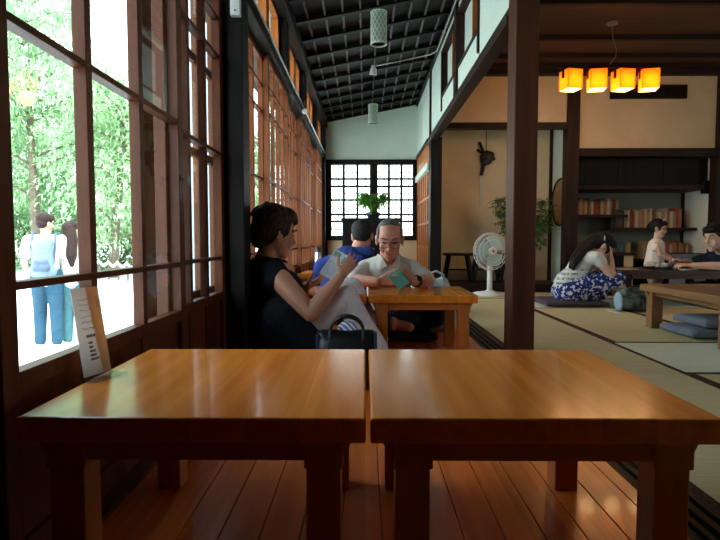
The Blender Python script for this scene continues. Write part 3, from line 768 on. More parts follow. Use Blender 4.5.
# ceiling spot with its conduit
t = thing('ceiling_spot', (.085, 5.6, zc(.085) - .05), 'small white ceiling spotlight at the end of a thin conduit', 'spotlight')
P = V((.085, 5.62, zc(.085) - .05))
MB().cyl(P, P + V((0, 0, -.05)), .02).build('mount', 'white_plastic', t)
MB().lathe(P + V((0, 0, -.05)), [(.012, .03), (.03, .02), (.04, -.04), (.034, -.045)], 18, (.1, -.3, 1)).build('lamp_head', 'white_plastic', t)
t = thing('ceiling_conduit', (.72, 4.0, 2.49), 'pale conduit running along the top of the right wall to the ceiling spot', 'conduit')
MB().tube([P + V((0, 0, -.01)), (.3, 5.62, zc(.3) - .06), (.66, 5.6, zc(.66) - .06), (.715, 5.5, 2.485), (.715, -1.5, 2.485)], .006, 8).build('pipe', 'metal', t, smooth=True)
for y in (3.6, 4.3, 5.0): MB().box((.70, y, 2.475), (.725, y + .025, 2.50)).build('clamp', 'metal', t)

# four-lantern lamp of the matted room
LY = 5.0
t = thing('lantern_lamp', (2.225, LY, 2.56), 'hanging row of four glowing amber lantern boxes', 'lamp')
MB().lathe((2.225, LY, 2.535), [(.05, .025), (.05, .012), (.015, 0)], 20).build('ceiling_canopy', 'metal', t)
MB().tube([(2.225, LY, 2.54), (2.235, LY, 2.42), (2.27, LY, 2.32), (2.265, LY, 2.26), (2.215, LY, 2.19)], .004, 6).build('cord', 'metal', t)
MB().box((1.74, LY - .02, 2.16), (2.71, LY + .02, 2.185), .002).build('bar', 'dark_x', t)
LM = leafmat('amber lantern paper', (1.0, .50, .06), (1.0, .53, .07), .75); LB = emit('bright lantern bottom', (1.0, .72, .28), 1.6)
for i, x in enumerate((1.865, 2.10, 2.335, 2.57)):
    a = (.18, -.15, .12, -.2)[i] * 1.2
    m = Matrix.Translation(V((x, LY, 1.965))) @ Matrix.Rotation(a, 4, 'Z'); h = .073
    o = MB().box((-h, -h, 0), (h, -h + .003, .17), 0, m).box((-h, h - .003, 0), (h, h, .17), 0, m).box((-h, -h, 0), (-h + .003, h, .17), 0, m).box((h - .003, -h, 0), (h, h, .17), 0, m).build('lantern_shade', LM, t)
    MB().box((-h + .006, -h + .006, -.003), (h - .006, h - .006, .001), 0, m).build('diffuser', LB, o)
    for sx in (-1, 1): MB().box((sx * (h + .004) - .006, -.015, .10), (sx * (h + .004) + .006, .015, .215), .001, m).build('clip', 'dark_z', o)
    MB().box((-h - .008, -h - .008, .17), (h + .008, h + .008, .18), .001, m).build('cap', 'dark_x', o)
    l = bpy.data.lights.new('lantern_glow', 'POINT'); l.energy = 2.6; l.color = (1, .62, .28); l.shadow_soft_size = .07
    lo = bpy.data.objects.new('lantern_glow', l); COL.objects.link(lo); lo.location = (x, LY, 1.90)
    l2 = bpy.data.lights.new('lantern_bulb', 'POINT'); l2.energy = 1.3; l2.color = (1, .72, .36); l2.shadow_soft_size = .025
    lo = bpy.data.objects.new('lantern_bulb', l2); COL.objects.link(lo); lo.location = (x, LY, 2.03)

# book alcove: hanging cupboard, shelves, low cabinet, books
t = thing('hanging_cupboard', (3.24, 6.6, 1.22), 'long dark cupboard hanging over the book shelves', 'cupboard')
MB().box((2.46, 6.46, 1.24), (4.04, 6.92, 1.565), .003).build('carcass', 'black_wood', t)
MB().box((2.46, 6.40, 1.20), (4.045, 6.93, 1.245), .003).build('bottom_board', 'dark_x', t)
for k in range(3):
    d_ = MB().box((2.475 + k * .52, 6.45, 1.26), (2.99 + k * .52, 6.463, 1.55), .002).build('door', 'black_wood', t)
    MB().lathe((2.9 + k * .5, 6.452, 1.4), [(.018, 0), (.018, .006)], 16, (0, -1, 0)).build('finger_pull', 'black_wood', d_)
MB().box((3.96, 6.38, 1.15), (4.045, 6.46, 1.3), .003).build('end_bracket', 'black_wood', t)
def shelf(x0, x1, z, label):
    t = thing('book_shelf', ((x0 + x1) / 2, 6.78, z), label, 'shelf')
    MB().box((x0, 6.64, z), (x1, 6.945, z + .028), .003).build('board', 'dark_x', t)
    MB().box((x0, 6.625, z - .006), (x1, 6.64, z + .03), .002).build('front_edge', 'dark_x', t); return t
shelf(2.465, 3.20, .885, 'short dark wall shelf holding the upper left books'); shelf(2.99, 4.04, .725, 'long dark wall shelf lower on the right')
t = thing('low_bookcase', (3.3, 6.75, .0), 'low bookcase behind the dark table with books on top', 'bookcase')
MB().box((2.62, 6.56, .35), (4.02, 6.94, .376), .003).build('top_board', 'dark_x', t)
MB().box((2.62, 6.90, .04), (4.02, 6.94, .35)).build('back_panel', 'black_wood', t)
for x in (2.62, 3.08, 3.55, 3.99): MB().box((x, 6.57, .04), (x + .03, 6.91, .35), .002).build('side_panel', 'dark_z', t)
t = thing('low_cabinet', (2.72, 6.0, 0), 'low dark cabinet with a grey panel end behind the bending woman', 'cabinet')
MB().box((2.50, 5.86, 0), (2.80, 6.22, .44), .003).build('carcass', 'black_wood', t)
MB().box((2.48, 5.84, .44), (2.92, 6.24, .465), .003).build('cabinet_top', 'dark_x', t)
MB().box((2.80, 5.86, 0), (2.90, 6.22, .44), .003).build('panel_end', 'plaster_tan', t)
t = thing('floor_chair', (3.62, 5.92, 0), 'dark low floor chair back behind the dark table', 'chair')
MB().box((3.42, 5.78, .06), (3.82, 6.12, .10), .01).build('seat', 'black', t)
MB().obox((3.62, 6.13, .28), (.42, .04, .36), (-.12, 0, 0), .012).build('backrest', 'black', t)
MB().box((3.44, 5.80, 0), (3.80, 6.10, .06)).build('base', 'dark_x', t)
BC = {'cream': (.62, .54, .38), 'white': (.70, .68, .60), 'red': (.50, .06, .03), 'orange': (.58, .22, .06), 'brown': (.20, .09, .04), 'dark green': (.05, .12, .07), 'teal': (.06, .17, .17), 'black': (.025, .022, .022), 'tan': (.46, .30, .15), 'yellow': (.55, .42, .12), 'dark red': (.22, .03, .025), 'grey': (.28, .27, .25)}
for k, c in BC.items(): M['book_' + k] = plain(k + ' book cloth', mul(c, .72), .7, var=.1, bmp=0)
ORD = 'first second third fourth fifth sixth seventh eighth ninth tenth eleventh twelfth thirteenth fourteenth fifteenth sixteenth seventeenth eighteenth nineteenth twentieth twenty-first twenty-second twenty-third twenty-fourth twenty-fifth twenty-sixth twenty-seventh twenty-eighth'.split()
def book_row(x, xe, z, yf, hs, colours, where, grp, seed):
    rn = random.Random(seed); i = 0
    while x < xe - .02 and i < len(ORD):
        w = rn.uniform(.022, .042); h = rn.uniform(*hs); c = colours[i % len(colours)]; d = .15 + rn.uniform(0, .02)
        yy = yf + rn.uniform(0, .012)
        b = MB().box((x, yy, z), (x + w - .002, yy + d, z + h), .002)
        o = b.build('book', 'book_' + c, None, (x + w / 2, yy + d / 2, z)); tag(o, '%s spined book, %s from the left %s' % (c, ORD[i], where), 'book', grp)
        if rn.random() < .55:
            pass
        x += w; i += 1
book_row(2.475, 3.10, .9132, 6.68, (.17, .21), ['dark red', 'tan', 'cream', 'brown', 'white', 'tan', 'cream', 'orange', 'cream', 'brown', 'tan', 'white', 'red', 'red', 'brown', 'cream', 'orange', 'white', 'tan', 'brown'], 'on the short upper shelf', 'books on the short upper shelf', 11)
book_row(3.02, 4.03, .7532, 6.68, (.19, .245), ['black', 'black', 'dark green', 'brown', 'black', 'tan', 'cream', 'brown', 'dark red', 'orange', 'cream', 'tan', 'tan', 'orange', 'cream', 'tan', 'cream', 'brown', 'tan', 'cream', 'white', 'tan', 'cream', 'orange', 'white', 'tan', 'red', 'tan'], 'on the long lower shelf', 'books on the long lower shelf', 12)
book_row(2.66, 3.28, .3762, 6.66, (.17, .21), ['yellow', 'cream', 'yellow', 'tan', 'grey', 'cream', 'dark green', 'brown', 'red', 'orange', 'cream', 'red', 'orange', 'dark green', 'teal', 'teal', 'dark green', 'tan'], 'on the low bookcase, left of the girl', 'books on the low bookcase left of the girl', 13)
book_row(3.42, 3.98, .3762, 6.66, (.17, .23), ['tan', 'orange', 'brown', 'cream', 'tan', 'dark red', 'orange', 'cream', 'tan', 'red', 'cream', 'tan', 'orange', 'brown'], 'on the low bookcase, right of the girl', 'books on the low bookcase right of the girl', 14)

# backpack on the mat
t = thing('backpack', (2.28, 4.62, 0), 'grey green backpack with a pale blue end lying on the mat', 'backpack')
M['bp'] = cloth('grey green pack cloth', (.035, .05, .042), 'blotch', (.11, .145, .115), 16, .4, .6); M['bpb'] = cloth('pale blue pack cloth', (.30, .42, .50))
b = MB().box((2.16, 4.53, .005), (2.46, 4.72, .165), .045).box((2.18, 4.55, .05), (2.44, 4.70, .195), .03).ell((2.31, 4.54, .09), (.11, .035, .06))
fuse('pack_body', b, 'bp', t, vox=.007, it=4)
fuse('pale_pocket', MB().ell((2.16, 4.60, .085), (.028, .07, .082)).ell((2.155, 4.58, .05), (.026, .06, .045)), 'bpb', t, vox=.006, it=3)
MB().tube([(2.2, 4.55, .19), (2.26, 4.54, .215), (2.36, 4.54, .21), (2.42, 4.56, .185)], .008, 8).build('strap', 'black', t, smooth=True)
MB().box((2.30, 4.502, .05), (2.306, 4.53, .15)).build('zip', 'dark_metal', t)
t = thing('paper_leaflet', (2.09, 4.50, .001), 'white leaflet lying on the mat in front of the backpack', 'paper')
MB().obox((2.07, 4.49, .008), (.10, .06, .004), (0, .12, -.7)).build('sheet', 'paper', t)

# things on the dark table
z = .33
def tab(name, label, cat): return None
t = thing('paper_sheet', (2.47, 5.12, z), 'white sheet of paper on the dark table under the bending woman', 'paper')
MB().obox((2.45, 5.12, z + .002), (.20, .14, .003), (0, 0, .2)).build('sheet', 'paper', t)
t = thing('serving_tray', (2.90, 5.12, z), 'black lacquer tray on the dark table in front of the girl', 'tray')
MB().box((2.68, 5.02, z), (3.06, 5.24, z + .008), .002).build('tray_base', 'black', t)
b = MB()
for a, c in (((2.68, 5.02), (3.06, 5.03)), ((2.68, 5.23), (3.06, 5.24)), ((2.68, 5.02), (2.69, 5.24)), ((3.05, 5.02), (3.06, 5.24))): b.box((a[0], a[1], z), (c[0], c[1], z + .022))
b.build('tray_rim', 'black', t)
def cup(x, y, zz, r, h, mat, label, name='cup', cat='cup'):
    t = thing(name, (x, y, zz), label, cat)
    MB().lathe((x, y, zz), [(r * .7, 0), (r, h * .3), (r, h), (r * .88, h), (r * .85, h * .3), (r * .1, h * .2)], 20).build('body', mat, t, smooth=True)
    MB().lathe((x, y, zz), [(r * .6, .0), (r * .6, .003)], 16).build('foot', mat, t)
cup(2.76, 5.10, z + .008, .028, .045, 'metal', 'small silver bowl leftmost on the black tray', 'bowl', 'bowl')
cup(2.84, 5.14, z + .008, .032, .05, 'white_plastic', 'small white bowl second from the left on the black tray', 'bowl', 'bowl')
cup(2.92, 5.10, z + .008, .03, .04, 'dark_metal', 'small dark bowl in the middle of the black tray', 'bowl', 'bowl')
cup(3.0, 5.16, z + .008, .03, .05, 'metal', 'small silver bowl rightmost on the black tray', 'bowl', 'bowl')
cup(3.10, 5.0, z, .034, .085, 'acrylic', 'clear drinking glass by the hands of the man in navy', 'drinking_glass', 'glass')
t = thing('folded_paper', (3.02, 4.97, z), 'folded cream paper on the near edge of the dark table', 'paper')
MB().obox((2.97, 4.97, z + .006), (.15, .05, .012), (0, 0, .1)).build('sheet', 'plaster', t)
# ================================================================== people
def basis(f, u=(0, 0, 1)):
    f = V(f).normalized(); r = f.cross(V(u)).normalized(); u = r.cross(f).normalized()
    return r, f, u
class Head:
    def __init__(s, c, f, u=(0, 0, 1), k=1.0): s.c = V(c); s.r, s.f, s.u = basis(f, u); s.k = k
    def p(s, x, y, z): return s.c + (s.r * x + s.f * y + s.u * z) * s.k
    def M3(s): return Matrix((s.r, s.f, s.u)).transposed()
    def ell(s, b, c, r): b.ell(s.p(*c), [q * s.k for q in r], s.M3())
    def cap(s, b, a, c, r0, r1): b.cap(s.p(*a), s.p(*c), r0 * s.k, r1 * s.k)
    def prims(s, b, chin=1.0, nose=1.0):
        s.ell(b, (0, -.012, .028), (.074, .094, .086))
        s.ell(b, (0, .022, -.035), (.060, .066, .075))
        s.ell(b, (0, .046, -.078), (.040, .040, .034)); s.ell(b, (0, .066, -.098 * chin), (.020, .018, .015))
        s.cap(b, (0, .084, .008), (0, .106 * nose, -.028), .008, .012)
        for x in (-1, 1):
            s.ell(b, (x * .013, .096, -.032), (.009, .010, .008))
            s.ell(b, (x * .036, .062, -.030), (.022, .018, .032))
            s.ell(b, (x * .076, -.008, -.014), (.009, .018, .030)); s.ell(b, (x * .080, -.016, .004), (.008, .010, .016))
            s.cap(b, (x * .012, .084, .026), (x * .048, .070, .024), .009, .008)
        s.cap(b, (-.018, .082, -.058), (.018, .082, -.058), .0065, .0065); s.cap(b, (-.014, .080, -.069), (.014, .080, -.069), .007, .007)
    def face(s, parent, eye='white', brow='hair_black', closed=True, lip='lip'):
        for x in (-1, 1):
            if closed:
                e = MB().tube([s.p(x * (.018 + .006 * i), .086 - .0020 * i - .0006 * i * i, .004 - .0022 * math.sin(i / 4 * math.pi)) for i in range(5)], .0028 * s.k, 6)
                e.build('closed_eye', 'hair_black', parent)
            else:
                e = MB(); s.ell(e, (x * .031, .076, .006), (.013, .010, .008)); o = e.build('eye', 'eyewhite', parent, smooth=True)
                e = MB(); s.ell(e, (x * .031, .084, .005), (.006, .004, .006)); e.build('iris', 'hair_black', o, smooth=True)
            MB().tube([s.p(x * .014, .094, .027), s.p(x * .032, .088, .033), s.p(x * .052, .072, .028)], [.003 * s.k, .0042 * s.k, .002 * s.k], 6).build('eyebrow', brow, parent)
        MB().tube([s.p(-.020, .0845, -.0655), s.p(-.008, .0905, -.062), s.p(.008, .0905, -.062), s.p(.020, .0845, -.0655)], [.002 * s.k, .0045 * s.k, .0045 * s.k, .002 * s.k], 6).build('lips', lip, parent)
M['lip'] = skin('lips', (.45, .17, .14)); M['eyewhite'] = plain('eye white', (.75, .74, .72), .3, bmp=0)

def hand(b, w, d, n, s, curl=(.3, .35, .4, .45), k=1.0, thumb=(.75, .6, .25), spread=.10):
    """w wrist, d pointing along the fingers, n palm-facing side, s thumb side"""
    w, d = V(w), V(d).normalized(); s = V(s); s = (s - d * s.dot(d)).normalized(); n0 = V(n); n = d.cross(s); n = n if n.dot(n0) > 0 else -n
    L = ((.026, .082, .070), (.009, .087, .079), (-.009, .083, .072), (-.026, .074, .056))
    for i, (off, kd, fl) in enumerate(L):
        kn = w + (d * kd + s * off) * k
        b.cap(w + (d * .008 + s * off * .55) * k, kn, .0125 * k, .0105 * k, 10)
        fd = (d + s * spread * (1.5 - i)).normalized(); p = kn; a = 0
        for j, q in enumerate((.46, .30, .24)):
            a += curl[i] * (.7, 1.1, .8)[j]
            dd = fd * math.cos(a) + n * math.sin(a); e = p + dd * fl * q * k
            b.cap(p, e, (.0092, .0082, .0074)[j] * k, (.0082, .0074, .0064)[j] * k, 10); p = e
    t0 = w + (d * .020 + s * .018) * k; td = (s * thumb[0] + d * thumb[1] + n * thumb[2]).normalized()
    t1 = t0 + td * .042 * k; td2 = (td + d * .5).normalized(); t2 = t1 + td2 * .032 * k; t3 = t2 + (td2 + n * .2).normalized() * .026 * k
    b.cap(t0, t1, .0135 * k, .0108 * k, 10).cap(t1, t2, .0105 * k, .0092 * k, 10).cap(t2, t3, .009 * k, .0072 * k, 10)
def chain(b, pts, rs):
    for i in range(len(pts) - 1): b.cap(pts[i], pts[i + 1], rs[i], rs[i + 1])
    return b

# ---- woman reading by the window (profile, facing right)
B0 = (-.40, 2.72, 0)
hd = Head((-.450, 2.72, .642), (1, .62, -.24), (0.1, 0, 1), 1.07)
shR, elR, wrR = V((-.405, 2.575, .415)), V((-.252, 2.50, .262)), V((-.118, 2.545, .43))
shL, elL, wrL = V((-.42, 2.87, .445)), V((-.49, 2.97, .26)), V((-.315, 2.88, .352))
hip = V((-.40, 2.72, .125))
b = MB(); hd.prims(b, nose=.95)
b.cap((-.515, 2.715, .47), (-.465, 2.718, .60), .058, .052)
chain(b, [V((-.50, 2.72, .44)), V((-.45, 2.72, .28)), hip], [.095, .105, .12])
chain(b, [V((-.50, 2.70, .465)), shR], [.055, .047]); chain(b, [V((-.50, 2.74, .465)), shL], [.055, .047])
chain(b, [shR, shR.lerp(elR, .5), elR, elR.lerp(wrR, .35), wrR], [.054, .050, .040, .040, .026])
chain(b, [shL, elL, elL.lerp(wrL, .35), wrL], [.045, .034, .034, .023])
hand(b, wrR + V((.006, .004, .008)), (.55, .45, .70), (-.3, .85, .1), (-.7, .0, .6), (.14, .16, .2, .26), .86, spread=.13)
hand(b, wrL, (.80, -.10, .42), (.2, -.3, 1), (.35, -.75, .5), (.35, .35, .4, .45), .95)
kR, aR = V((-.105, 2.63, .335)), V((.045, 2.62, .085)); kL, aL = V((-.075, 2.84, .345)), V((.055, 2.84, .085))
chain(b, [hip + V((.03, -.09, 0)), kR, aR], [.085, .055, .04]); chain(b, [hip + V((.03, .09, 0)), kL, aL], [.085, .055, .04])
for a in (aR, aL): chain(b, [a + V((-.02, 0, -.05)), a + V((.10, 0, -.06))], [.032, .024])
woman = fuse('person', b, 'skin_w', None, B0, vox=.0045, it=4)
tag(woman, 'woman with short dark hair in a black sleeveless top reading beside the window pillar', 'person')
b = MB()   # short hair, cut close at the nape, fuller on top
hd.ell(b, (0, -.030, .052), (.090, .094, .084)); hd.ell(b, (0, -.058, .0), (.078, .066, .078)); hd.ell(b, (0, .030, .090), (.066, .058, .040))
hd.ell(b, (0, .070, .072), (.046, .028, .026)); hd.ell(b, (0, -.075, -.045), (.055, .036, .045))
for x in (-1, 1): hd.ell(b, (x * .066, -.02, .022), (.022, .058, .055)); hd.cap(b, (x * .072, .028, .06), (x * .072, .030, .0), .013, .006)
rn = random.Random(4)
for k in range(40):
    a = rn.uniform(0, 6.28); e = rn.uniform(.05, 1.2); q = V((math.cos(a) * math.cos(e) * .088, -.030 + math.sin(a) * math.cos(e) * .092, .052 + math.sin(e) * .082))
    if q.y > .05 and q.z < .06: continue
    hd.cap(b, tuple(q), tuple(q + V((q.x * .06, rn.uniform(-.03, .0), -.022))), .010, .005)
fuse('hair', b, 'hair_brown', woman, vox=.005, it=3)
hd.face(woman, brow='hair_brown')
M['blacktop'] = cloth('black knit top', (.011, .012, .017)); M['whitepants'] = cloth('white cotton trousers', (.74, .72, .74))
b = MB()
chain(b, [V((-.50, 2.72, .425)), V((-.46, 2.72, .30)), V((-.41, 2.72, .16)), V((-.38, 2.72, .10))], [.115, .128, .155, .16])
b.ell((-.42, 2.72, .36), (.105, .15, .10)); b.ell((-.37, 2.72, .20), (.13, .16, .11))
b.cap((-.50, 2.68, .47), (-.44, 2.585, .435), .060, .060); b.cap((-.50, 2.76, .475), (-.44, 2.855, .455), .058, .050)
b.cap((-.46, 2.65, .17), (-.32, 2.64, .12), .12, .10); b.cap((-.40, 2.575, .23), (-.275, 2.545, .10), .11, .092).cap((-.47, 2.60, .14), (-.30, 2.56, .08), .10, .08)
b.ell((-.515, 2.716, .492), (.066, .07, .03)); b.cap((-.455, 2.59, .46), (-.445, 2.575, .42), .055, .056)
fuse('sleeveless_top', b, 'blacktop', woman, vox=.006, it=5)
b = MB()
chain(b, [hip + V((.03, -.085, .0)), kR.lerp(hip, .45) + V((.02, -.05, 0)), kR, kR.lerp(aR, .5), aR + V((.015, 0, -.01))], [.10, .085, .068, .060, .056])
chain(b, [hip + V((.03, .085, .0)), kL.lerp(hip, .45) + V((.02, .05, 0)), kL, kL.lerp(aL, .5), aL + V((.015, 0, -.01))], [.10, .085, .068, .060, .056])
b.cap(hip + V((0, -.07, 0)), hip + V((0, .07, 0)), .125, .125)
fuse('white_trousers', b, 'whitepants', woman, vox=.006, it=4)
b = MB(); d = (wrL - elL).normalized(); b.ring(wrL - d * .012, d, .027, .005, 20, 6); b.build('wristband', 'black', woman)
b = MB().lathe(wrL - d * .012 + V((0, -.012, .024)), [(.013, 0), (.013, .006)], 16, V((-.1, -.5, 1))); b.build('watch_face', 'metal', woman)
# her brochure
t = thing('brochure', (-.15, 2.80, .42), 'open white brochure held by the reading woman', 'brochure')
m = Matrix.Translation(V((-.152, 2.80, .472))) @ Matrix.Scale(1.15, 4) @ Matrix.Rotation(-.35, 4, 'Z') @ Matrix.Rotation(.48, 4, 'Y') @ Matrix.Rotation(-.45, 4, 'X')
MB().box((-.045, -.002, -.068), (.045, .0, .068), 0, m).build('front_leaf', 'paper', t)
MB().box((-.044, .0, -.066), (.044, .0015, .066), 0, m @ Matrix.Translation((0, .004, 0)) @ Matrix.Rotation(.08, 4, 'Z')).build('back_leaf', 'paper', t)
M['teal_ink'] = plain('teal print', (.16, .48, .42), .7, bmp=0); M['blue_ink'] = plain('pale blue print', (.68, .76, .86), .7, bmp=0)
MB().box((-.04, -.0026, .036), (-.005, -.0018, .060), 0, m).box((.012, -.0026, .02), (.034, -.0018, .055), 0, m).build('teal_print', 'teal_ink', t)
MB().box((-.038, -.0026, -.055), (.038, -.0018, .012), 0, m).build('blue_print', 'blue_ink', t)

# ---- grey-haired man behind the back table
B0 = (.14, 3.42, 0)
hd = Head((.142, 3.12, .610), (-.05, -1, -.34), (0.0, -.34, 1), .98)
sL, eL, wL = V((.008, 3.29, .425)), V((-.065, 3.10, .372)), V((.070, 2.975, .375))
sR, eR, wR = V((.278, 3.29, .425)), V((.36, 3.11, .370)), V((.278, 2.975, .378))
hip = V((.15, 3.46, .17))
b = MB(); hd.prims(b, 1.05, 1.05)
b.cap((.142, 3.25, .45), (.142, 3.165, .56), .056, .052)
chain(b, [V((.143, 3.31, .39)), V((.145, 3.40, .28)), hip], [.115, .125, .125])
b.cap((.143, 3.27, .45), sL, .06, .050).cap((.143, 3.27, .45), sR, .06, .050)
chain(b, [sL, eL, eL.lerp(wL, .35), wL], [.05, .038, .038, .026]); chain(b, [sR, eR, eR.lerp(wR, .35), wR], [.05, .038, .038, .026])
hand(b, wL + V((.012, -.004, .004)), (.85, -.25, .10), (.25, .9, .1), (.1, -.15, 1), (.45, .65, .75, .85), 1.0, (.5, .85, .1))
hand(b, wR + V((-.008, -.006, .008)), (-.75, -.25, .45), (-.3, .4, -.8), (-.35, -.5, -.6), (.55, .6, .7, .75), 1.0, (.5, .85, .3))
kL, kR = V((-.13, 3.30, .145)), V((.42, 3.27, .145))
chain(b, [hip + V((-.09, 0, -.02)), kL, V((.16, 3.16, .11))], [.085, .06, .045]); chain(b, [hip + V((.09, 0, -.02)), kR, V((.10, 3.20, .11))], [.085, .06, .045])
chain(b, [V((.16, 3.16, .11)), V((.26, 3.14, .095))], [.036, .028]); chain(b, [V((.10, 3.20, .11)), V((.0, 3.2, .095))], [.036, .028])
oldman = fuse('person', b, 'skin_m', None, B0, vox=.0045, it=3)
tag(oldman, 'grey haired man in glasses and a pale shirt looking down at a green pack', 'person')
b = MB(); hd.ell(b, (0, -.042, .032), (.0785, .075, .082)); hd.ell(b, (0, -.055, -.012), (.070, .055, .060))
for x in (-1, 1): hd.ell(b, (x * .0625, -.006, .036), (.0165, .045, .042))
hd.ell(b, (0, -.012, .082), (.058, .06, .034))
fuse('cropped_hair', b, 'hair_grey', oldman, vox=.004, it=3)
hd.face(oldman, brow='hair_grey')
b = MB()
for x in (-1, 1):
    c = hd.p(x * .032, .108, .000)
    b.tube([c + (hd.r * (math.copysign(abs(math.cos(a)) ** .6, math.cos(a)) * .026) + hd.u * (math.copysign(abs(math.sin(a)) ** .6, math.sin(a)) * .018)) * hd.k for a in [2 * math.pi * i / 24 for i in range(24)]], .0015, 6, True)
    b.tube([hd.p(x * .058, .106, .008), hd.p(x * .078, .06, .010), hd.p(x * .080, -.005, .006)], .002, 6)
b.tube([hd.p(-.007, .110, .004), hd.p(0, .114, .007), hd.p(.007, .110, .004)], .002, 6)
g_ = b.build('glasses', 'dark_metal', oldman)
M['paleshirt'] = cloth('pale grey cotton shirt', (.60, .59, .53)); M['navy'] = cloth('navy trouser cloth', (.025, .032, .06))
b = MB()
chain(b, [V((.143, 3.30, .40)), V((.145, 3.38, .28)), V((.15, 3.45, .17))], [.13, .140, .146])
b.cap((.09, 3.24, .39), (.20, 3.24, .39), .095, .095)
b.cap((.12, 3.25, .465), sL, .058, .062).cap((.165, 3.25, .465), sR, .058, .062)
chain(b, [sL, sL.lerp(eL, .75)], [.064, .060]); chain(b, [sR, sR.lerp(eR, .75)], [.064, .060])
shirt = fuse('shirt', b, 'paleshirt', oldman, vox=.006, it=4)
for x in (-1, 1):   # collar points
    MB().prism([(.142 + x * .012, 3.120, .452), (.142 + x * .058, 3.115, .425), (.142 + x * .085, 3.17, .475), (.142 + x * .066, 3.215, .520), (.142 + x * .040, 3.150, .500)], (x * .002, -.005, .004)).build('collar', 'paleshirt', shirt)
MB().box((.136, 3.118, .36), (.148, 3.124, .45)).build('placket', 'paleshirt', shirt)
b = MB()
chain(b, [hip + V((-.09, 0, -.02)), kL, V((.12, 3.17, .115))], [.10, .078, .058]); chain(b, [hip + V((.09, 0, -.02)), kR, V((.13, 3.20, .115))], [.10, .078, .058])
b.cap(hip + V((-.07, 0, 0)), hip + V((.07, 0, 0)), .128, .128)
fuse('navy_trousers', b, 'navy', oldman, vox=.006, it=4)
d = (wR - eR).normalized(); b = MB(); b.ring(wR - d * .015, d, .030, .006, 20, 6); w_ = b.build('wristwatch', 'black', oldman)
MB().lathe(wR - d * .015 + V((.012, -.024, .014)), [(.015, 0), (.015, .007)], 16, V((.3, -.8, .5))).build('watch_face', 'dark_metal', w_)
t = thing('green_pack', (.185, 2.94, .36), 'green folded pack held in the grey haired man\'s hands', 'pack')
M['greenpack'] = plain('deep green card', (.02, .20, .13), .35); M['greenpack2'] = plain('teal green card', (.03, .28, .20), .35)
m = Matrix.Translation(V((.185, 2.925, .392))) @ Matrix.Rotation(-.62, 4, 'Y') @ Matrix.Rotation(-.35, 4, 'X')
MB().box((-.036, -.006, -.052), (.036, .010, .030), .002, m).build('pack_front', 'greenpack', t)
MB().box((-.036, -.006, .028), (.036, .022, .052), .003, m).build('pack_flap', 'greenpack2', t)

# ---- man in navy hoodie with his back turned
B0 = (-.10, 4.08, 0)
hd = Head((-.020, 4.20, .635), (.12, 1, -.35), (0, .3, 1), 1.0)
b = MB(); hd.prims(b)
b.cap((-.075, 4.12, .48), (-.035, 4.17, .58), .06, .055)
hip = V((-.20, 3.98, .13)); chain(b, [V((-.14, 4.08, .42)), hip], [.12, .13])
for s_, sh in ((-1, V((-.32, 4.12, .40))), (1, V((.06, 4.12, .42)))):
    el = sh + V((s_ * .06, .14, -.13)); wr = V((s_ * .09 - .08, 4.47, .37))
    b.cap((-.12, 4.11, .45), sh, .06, .05); chain(b, [sh, el, wr], [.05, .04, .027])
    hand(b, wr, (-s_ * .6, .7, 0), (0, 0, -1), (-s_, -.3, 0), (.3, .3, .3, .3), 1.0)
    kn = V((s_ * .26 - .08, 4.25, .13)); chain(b, [hip + V((s_ * .09, 0, -.02)), kn, V((-s_ * .05 - .08, 4.38, .08))], [.085, .06, .045])
back = fuse('person', b, 'skin_m', None, B0, vox=.006, it=3)
tag(back, 'man in a blue hooded top sitting with his back turned behind the grey haired man', 'person')
b = MB(); hd.ell(b, (0, -.020, .048), (.086, .100, .080)); hd.ell(b, (0, -.055, .0), (.076, .060, .065)); hd.ell(b, (0, .045, .075), (.06, .05, .04))
fuse('hair', b, 'hair_black', back, vox=.005, it=3)
M['hoodie'] = cloth('royal navy sweatshirt', (.030, .048, .20)); M['jeans_d'] = cloth('dark trousers', (.02, .022, .035))
b = MB(); chain(b, [V((-.13, 4.07, .42)), V((-.17, 4.01, .26)), V((-.20, 3.98, .12))], [.145, .165, .165])
for s_, sh in ((-1, V((-.32, 4.12, .395))), (1, V((.06, 4.12, .415)))):
    el = sh + V((s_ * .06, .14, -.13)); wr = V((s_ * .09 - .08, 4.47, .37)); b.cap((-.12, 4.10, .465), sh, .075, .075); chain(b, [sh, el, el.lerp(wr, .9)], [.072, .06, .042])
hood = fuse('hooded_top', b, 'hoodie', back, vox=.007, it=4)
b = MB(); b.cap((-.18, 4.05, .495), (.02, 4.07, .51), .052, .050).cap((-.17, 4.0, .45), (-.05, 4.0, .45), .055, .055).cap((-.16, 4.12, .515), (-.11, 4.2, .515), .04, .03).cap((.03, 4.14, .52), (.02, 4.2, .515), .04, .03)
fuse('hood', b, 'hoodie', hood, vox=.007, it=3)
b = MB()
for s_ in (-1, 1):
    kn = V((s_ * .26 - .08, 4.25, .13)); chain(b, [hip + V((s_ * .09, 0, -.02)), kn, V((-s_ * .03 - .08, 4.36, .085))], [.10, .075, .058])
b.cap(hip + V((-.07, 0, 0)), hip + V((.07, 0, 0)), .13, .13)
fuse('trousers', b, 'jeans_d', back, vox=.008, it=3)

